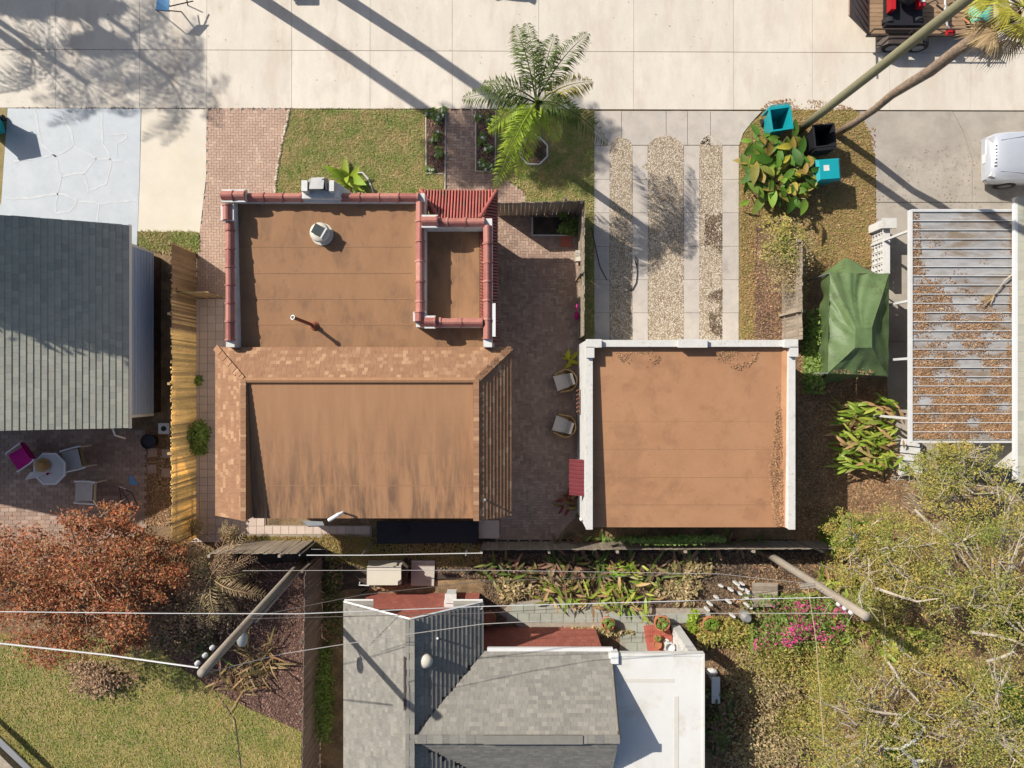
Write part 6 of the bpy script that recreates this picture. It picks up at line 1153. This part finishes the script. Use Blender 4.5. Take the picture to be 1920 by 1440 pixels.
bush('green_shrub', 'yellow green shrub spilling over the large pot', 'shrub', (1350, 1185), (.85, .5, .5), 2600, .06, M['lf_oak'], twigs=20); bush('green_shrub', 'lime grass tuft left of the large pot', 'shrub', (1300, 1160), (.2, .35, .3), 500, .08, M['lf_lime'], twigs=0)
bush('olive_shrub', 'olive dry shrub in front of the yellow trees', 'shrub', (1420, 1265), (1.1, 1.0, .8), 5000, .05, M['lf_dry'], twigs=60); bush('olive_shrub', 'olive green shrub below the pink flower bush', 'shrub', (1450, 1235), (1.2, .7, .8), 4200, .05, M['lf_oak'], twigs=30); bush('olive_shrub', 'pale dry shrub at the bottom edge', 'shrub', (1425, 1390), (1.2, 1.0, .8), 5200, .06, M['lf_dry'], twigs=70); bush('olive_shrub', 'leafy green shrub beside the narrow bench', 'shrub', (1345, 1350), (.6, 1.0, .5), 2200, .1, M['lf_dark'], twigs=14)
for x, y, lab in ((1590, 1165, 'lime broad leaves beside the leaning pole'), (1660, 1195, 'tan and lime strap leaves under the yellow trees'), (1560, 1090, 'lime strap leaves behind the leaning pole')): clump('undergrowth_plant', lab, 'plant', x, y, 36, .5, .07, M['lf_ginger'], .8, (-.1, .9), 'plants under the yellow trees', spread=(.9, .6), hmax=.6)
# sparse yellowing trees at the lower right
YT = 'sparse yellow green trees'
tree('yellow_tree', 'sparse yellow green tree beside the carport corner', (1775, 905), [(1790, 910, 1.5), (1800, 905, 2.6)], [(1800, 895, 3.1, 1.5, 1.1, .9), (1740, 890, 2.8, .9, .7, .6), (1815, 850, 3.0, .9, .6, .6)], 7400, .038, M['lf_oak'], .1, group=YT, clumps=130, nb=22, twig=3, sp=.12)
tree('yellow_tree', 'sparse yellow tree nearest the right rear corner of the garage', (1600, 1010), [(1610, 1020, 1.4), (1625, 1030, 2.6)], [(1590, 1000, 3.1, .75, .7, .7), (1660, 1000, 3.3, 1.1, .9, .8), (1600, 1090, 3.0, 1.0, 1.0, .8), (1700, 1070, 3.5, 1.2, 1.0, .8)], 10000, .038, M['lf_oak'], .11, group=YT, clumps=170, nb=30, twig=3, sp=.12)
tree('yellow_tree', 'yellow green tree at the right edge with pale crossing limbs', (1800, 1090), [(1830, 1110, 1.8), (1860, 1130, 3.2)], [(1860, 1010, 4.0, 1.5, 1.3, 1.0), (1890, 1130, 4.4, 1.4, 1.2, 1.0), (1780, 1110, 4.0, 1.4, 1.1, 1.0), (1760, 1010, 3.6, 1.2, 1.0, .8), (1930, 950, 4.2, 1.2, 1.1, 1.0)], 13500, .038, M['lf_oak'], .15, group=YT, clumps=200, nb=38, twig=3, sp=.12)
tree('yellow_tree', 'orange tinted sparse tree in the lower right corner', (1790, 1290), [(1830, 1340, 2.2), (1850, 1370, 3.6)], [(1850, 1260, 4.4, 1.5, 1.3, 1.0), (1880, 1380, 4.6, 1.6, 1.4, 1.0), (1760, 1380, 4.2, 1.5, 1.3, 1.0), (1770, 1270, 4.0, 1.2, 1.0, .9), (1950, 1440, 4.6, 1.4, 1.2, 1.0)], 13500, .038, M['lf_oak'], .15, group=YT, clumps=200, nb=38, twig=3, sp=.12)
tree('yellow_tree', 'sparse yellow tree below the pink flower bush with a forked white trunk', (1600, 1310), [(1625, 1340, 1.8), (1650, 1370, 3.0)], [(1570, 1290, 3.6, 1.3, 1.1, .9), (1650, 1250, 3.7, 1.3, 1.1, .9), (1680, 1370, 4.0, 1.4, 1.2, 1.0), (1560, 1390, 3.6, 1.3, 1.1, .9), (1600, 1450, 3.6, 1.3, 1.0, .9)], 12300, .038, M['lf_oak'], .14, group=YT, clumps=190, nb=36, twig=3, sp=.12)
for x, y, z, lab in ((1850, 1290, 3.4, 'round lime green bush below the yellow crowns'), (1640, 1385, 2.8, 'lime green bush at the bottom edge among the yellow trees'), (1860, 1130, 3.6, 'small lime green tuft in the right hand yellow tree'), (1575, 995, 2.6, 'green bush at the rear corner of the garage')): bush('lime_bush', lab, 'bush', (x, y), (.75, .7, z*.6), 2400, .06, M['lf_green'], twigs=16)
fk = thing('white_branch', 'forked bare white branch at the bottom edge', 'branch', P(1700, 1400)); q = MB(); q.tube([P(1700, 1440, 0), P(1712, 1452, 1.6), P(1720, 1446, 2.8), P(1715, 1428, 3.3), P(1690, 1404, 3.6), P(1655, 1403, 3.7)], [.1, .1, .09, .08, .05, .02], 8); q.tube([P(1690, 1404, 3.6), P(1720, 1385, 3.9), P(1734, 1362, 4.2), P(1705, 1345, 4.4)], [.05, .045, .03, .012], 7); q.tube([P(1715, 1428, 3.3), P(1745, 1425, 3.4)], [.06, .03], 7); ob('limb', q, M['chalk'], fk)
for lab, pts in (('bare white limb curving through the right hand yellow tree', [(1640, 1102, 3.6), (1680, 1116, 3.9), (1720, 1128, 4.2), (1760, 1122, 4.4)]), ('long white limb near the right edge', [(1820, 1185, 4.4), (1870, 1192, 4.6), (1905, 1202, 4.8), (1940, 1220, 4.8)]), ('pale bent limb at the right edge', [(1850, 1240, 4.5), (1880, 1232, 4.7), (1900, 1222, 4.8), (1915, 1236, 4.8)]), ('thin bare limb above the leaf litter', [(1715, 955, 3.2), (1745, 985, 3.4), (1775, 1005, 3.6), (1795, 1055, 3.7)]), ('bare limb reaching down the middle of the yellow trees', [(1665, 1240, 3.7), (1690, 1280, 4.0), (1722, 1315, 4.2)]), ('white limb above the bottom bush', [(1608, 1326, 3.8), (1650, 1336, 4.0), (1690, 1340, 4.1)]), ('pale limb crossing the bottom edge', [(1550, 1400, 3.0), (1572, 1425, 3.0), (1590, 1450, 3.0)])):
    t = thing('white_branch', lab, 'branch', P(*pts[0])); ob('limb', MB().tube([P(*p) for p in pts], [.05, .045, .035, .015][:len(pts)], 7), M['limb'], t)
tw = thing('brush_pile', 'tangle of bare grey twigs above the yellow trees', 'brush', P(1750, 925)); q = MB()
for k in range(60): a = P(U(1690, 1790), U(890, 950), U(.1, .9)); q.tube([a, a+Vector((U(.1, .5), U(-.4, .0), U(-.05, .15))), a+Vector((U(.5, 1.1), U(-.8, -.1), U(-.1, .2)))], [.012, .01, .004], 4)
ob('twigs', q, M['limb'], tw)
# rust red tree, dead fronds and yucca at the lower left
tree('rust_tree', 'large rust red leaved tree beside the neighbour patio', (140, 1100), [(150, 1110, 1.2), (150, 1120, 2.2)], [(150, 1040, 3.0, 2.0, 1.3, .9), (60, 1110, 3.0, 1.7, 1.3, .9), (190, 1140, 2.8, 1.4, 1.3, .9), (110, 1200, 2.6, 1.7, .9, .8), (-30, 1060, 3.0, 1.5, 1.4, .9), (265, 1040, 2.5, 1.2, .8, .7), (300, 1085, 2.3, .9, .8, .6), (230, 1190, 2.2, .9, .7, .6), (190, 980, 2.9, 1.2, .6, .6)], 30000, .055, M['lf_rust'], .17, 'twig', clumps=330, sp=.15, nb=60, twig=3)
bush('dead_brush', 'brown dead brush beside the rust red tree', 'shrub', (305, 1130), (1.7, 1.3, 1.4), 9000, .06, M['lf_brown'], twigs=60); bush('dead_brush', 'bare tangled grey brush at the foot of the rust red tree', 'shrub', (190, 1265), (1.2, .6, .6), 2200, .06, M['lf_brown'], twigs=70)
bush('dead_brush', 'brown dead brush under the straw coloured palm fronds', 'shrub', (420, 1120), (1.2, 1.0, .8), 6000, .06, M['lf_brown'], twigs=50); bush('dead_brush', 'dry grey brown brush behind the rear fence corner', 'shrub', (350, 1050), (1.0, .7, 1.0), 4000, .06, M['lf_brown'], twigs=40); bush('dead_brush', 'olive brown undergrowth left of the corner pole', 'shrub', (350, 1185), (.9, .7, .5), 2600, .06, M['lf_yucca'], twigs=20)
for x, y, q in ((1540, 1260, 'left of the bare white limbs'), (1560, 1190, 'right of the pink flower bush'), (1700, 1215, 'in the gap between the yellow crowns'), (1500, 1340, 'at the left foot of the yellow trees'), (1640, 1120, 'behind the leaning pole top')): bush('understory_shrub', 'low olive shrub '+q, 'shrub', (x, y), (1.1, .8, .7), 2800, .045, M['lf_oak'], twigs=24)
dp = thing('dead_palm', 'dead brown feather palm with straw fronds behind the rear fence', 'palm tree', P(385, 1080)); c = P(395, 1082, 1.6); ob('trunk', MB().tube([P(395, 1076), c], [.16, .12], 10), M['bark'], dp)
for k in range(34): a = 2*PI*k/34+U(-.5, .5); l = U(.8, 2.2); frond(c, c+Vector((math.cos(a)*l, math.sin(a)*l, U(-.8, .5))), random.choice([M['lf_brown'], M['lf_dry']]), dp, arch=U(.0, .3), leaf=U(.25, .5), n=20, wid=.013, sag=U(.5, 1.8))
for x, y, lab in ((365, 990, 'straw coloured dry fronds at the foot of the reed fence'), (425, 1005, 'straw coloured dry fronds behind the tan house corner')):
    t = thing('dry_tuft', lab, 'plant', P(x, y)); 
    for k in range(7): a = R(60+U(-40, 40)); c_ = P(x-4, y+14, .6); frond(c_, c_+Vector((math.cos(a), math.sin(a), U(.1, .5)))*U(.6, 1.0), M['lf_dry'], t, leaf=.28, n=16, wid=.01)
clump('yucca', 'brown green yucca in the mulch bed under the corner pole', 'plant', 490, 1238, 60, .8, .028, M['lf_yucca'], .5, (-.1, 1.0), droop=.35, spread=(.6, .7)); clump('yucca', 'tawny yucca in the mulch bed beside the dark fence', 'plant', 445, 1275, 40, .75, .026, M['lf_yucca'], .4, (-.1, .9), droop=.35, spread=(.6, .5)); clump('yucca', 'dark green strap clump below the rust red tree', 'plant', 395, 1205, 30, .6, .04, M['lf_dark'], .4, (0, .9), spread=(.5, .4))
bush('ivy_patch', 'dark ivy growing up the dark brown fence', 'vine', (610, 1300), (.3, 1.5, .9), 2600, .06, M['lf_weed'], twigs=14); bush('ivy_patch', 'ivy and weeds between the dark fence and the grey house', 'vine', (622, 1130), (.35, 1.6, .15), 1600, .07, M['lf_dark'], twigs=0)
# small plants
bush('path_shrub', 'dark spiky shrub growing through the reed fence onto the path', 'shrub', (376, 818), (.35, .55, .6), 1300, .09, M['lf_weed'], z=.1); bush('weed_tuft', 'low weed at the foot of the reed fence', 'plant', (372, 715), (.15, .2, .2), 200, .06, M['lf_weed'], twigs=0)
clump('potted_bromeliad', 'yellow leaved plant beside the front corner of the garage', 'plant', 1069, 672, 11, .34, .06, M['lf_lemon'], .12, (.1, .8)); clump('potted_croton', 'dark red and green plant below the maroon awning', 'plant', 1064, 938, 26, .36, .045, M['lf_wine'], .25, (.1, .9), hmax=.4)
bush('planter_shrub', 'dark green shrub in the patio planting bed', 'shrub', (1062, 424), (.35, .3, .4), 700, .07, M['lf_weed'], z=.05)
for k, (x, y, side) in enumerate(((808, 214, 0), (830, 212, 0), (818, 226, 0), (817, 262, 0), (822, 290, 0), (806, 318, 0), (902, 220, 1), (915, 226, 1), (904, 262, 1), (916, 285, 1), (905, 306, 1), (921, 312, 1))):
    bush('bed_flower', 'small white flowering plant in the '+('left' if side == 0 else 'right')+' bed, '+['first', 'second', 'third', 'fourth', 'fifth', 'sixth'][k % 6]+' from the road', 'flower', (x, y), (.2, .2, .2), 260, .05, M['lf_weed'], twigs=0, group='flowers of the two beds', flowers=(40, .04, M['petal_white']))
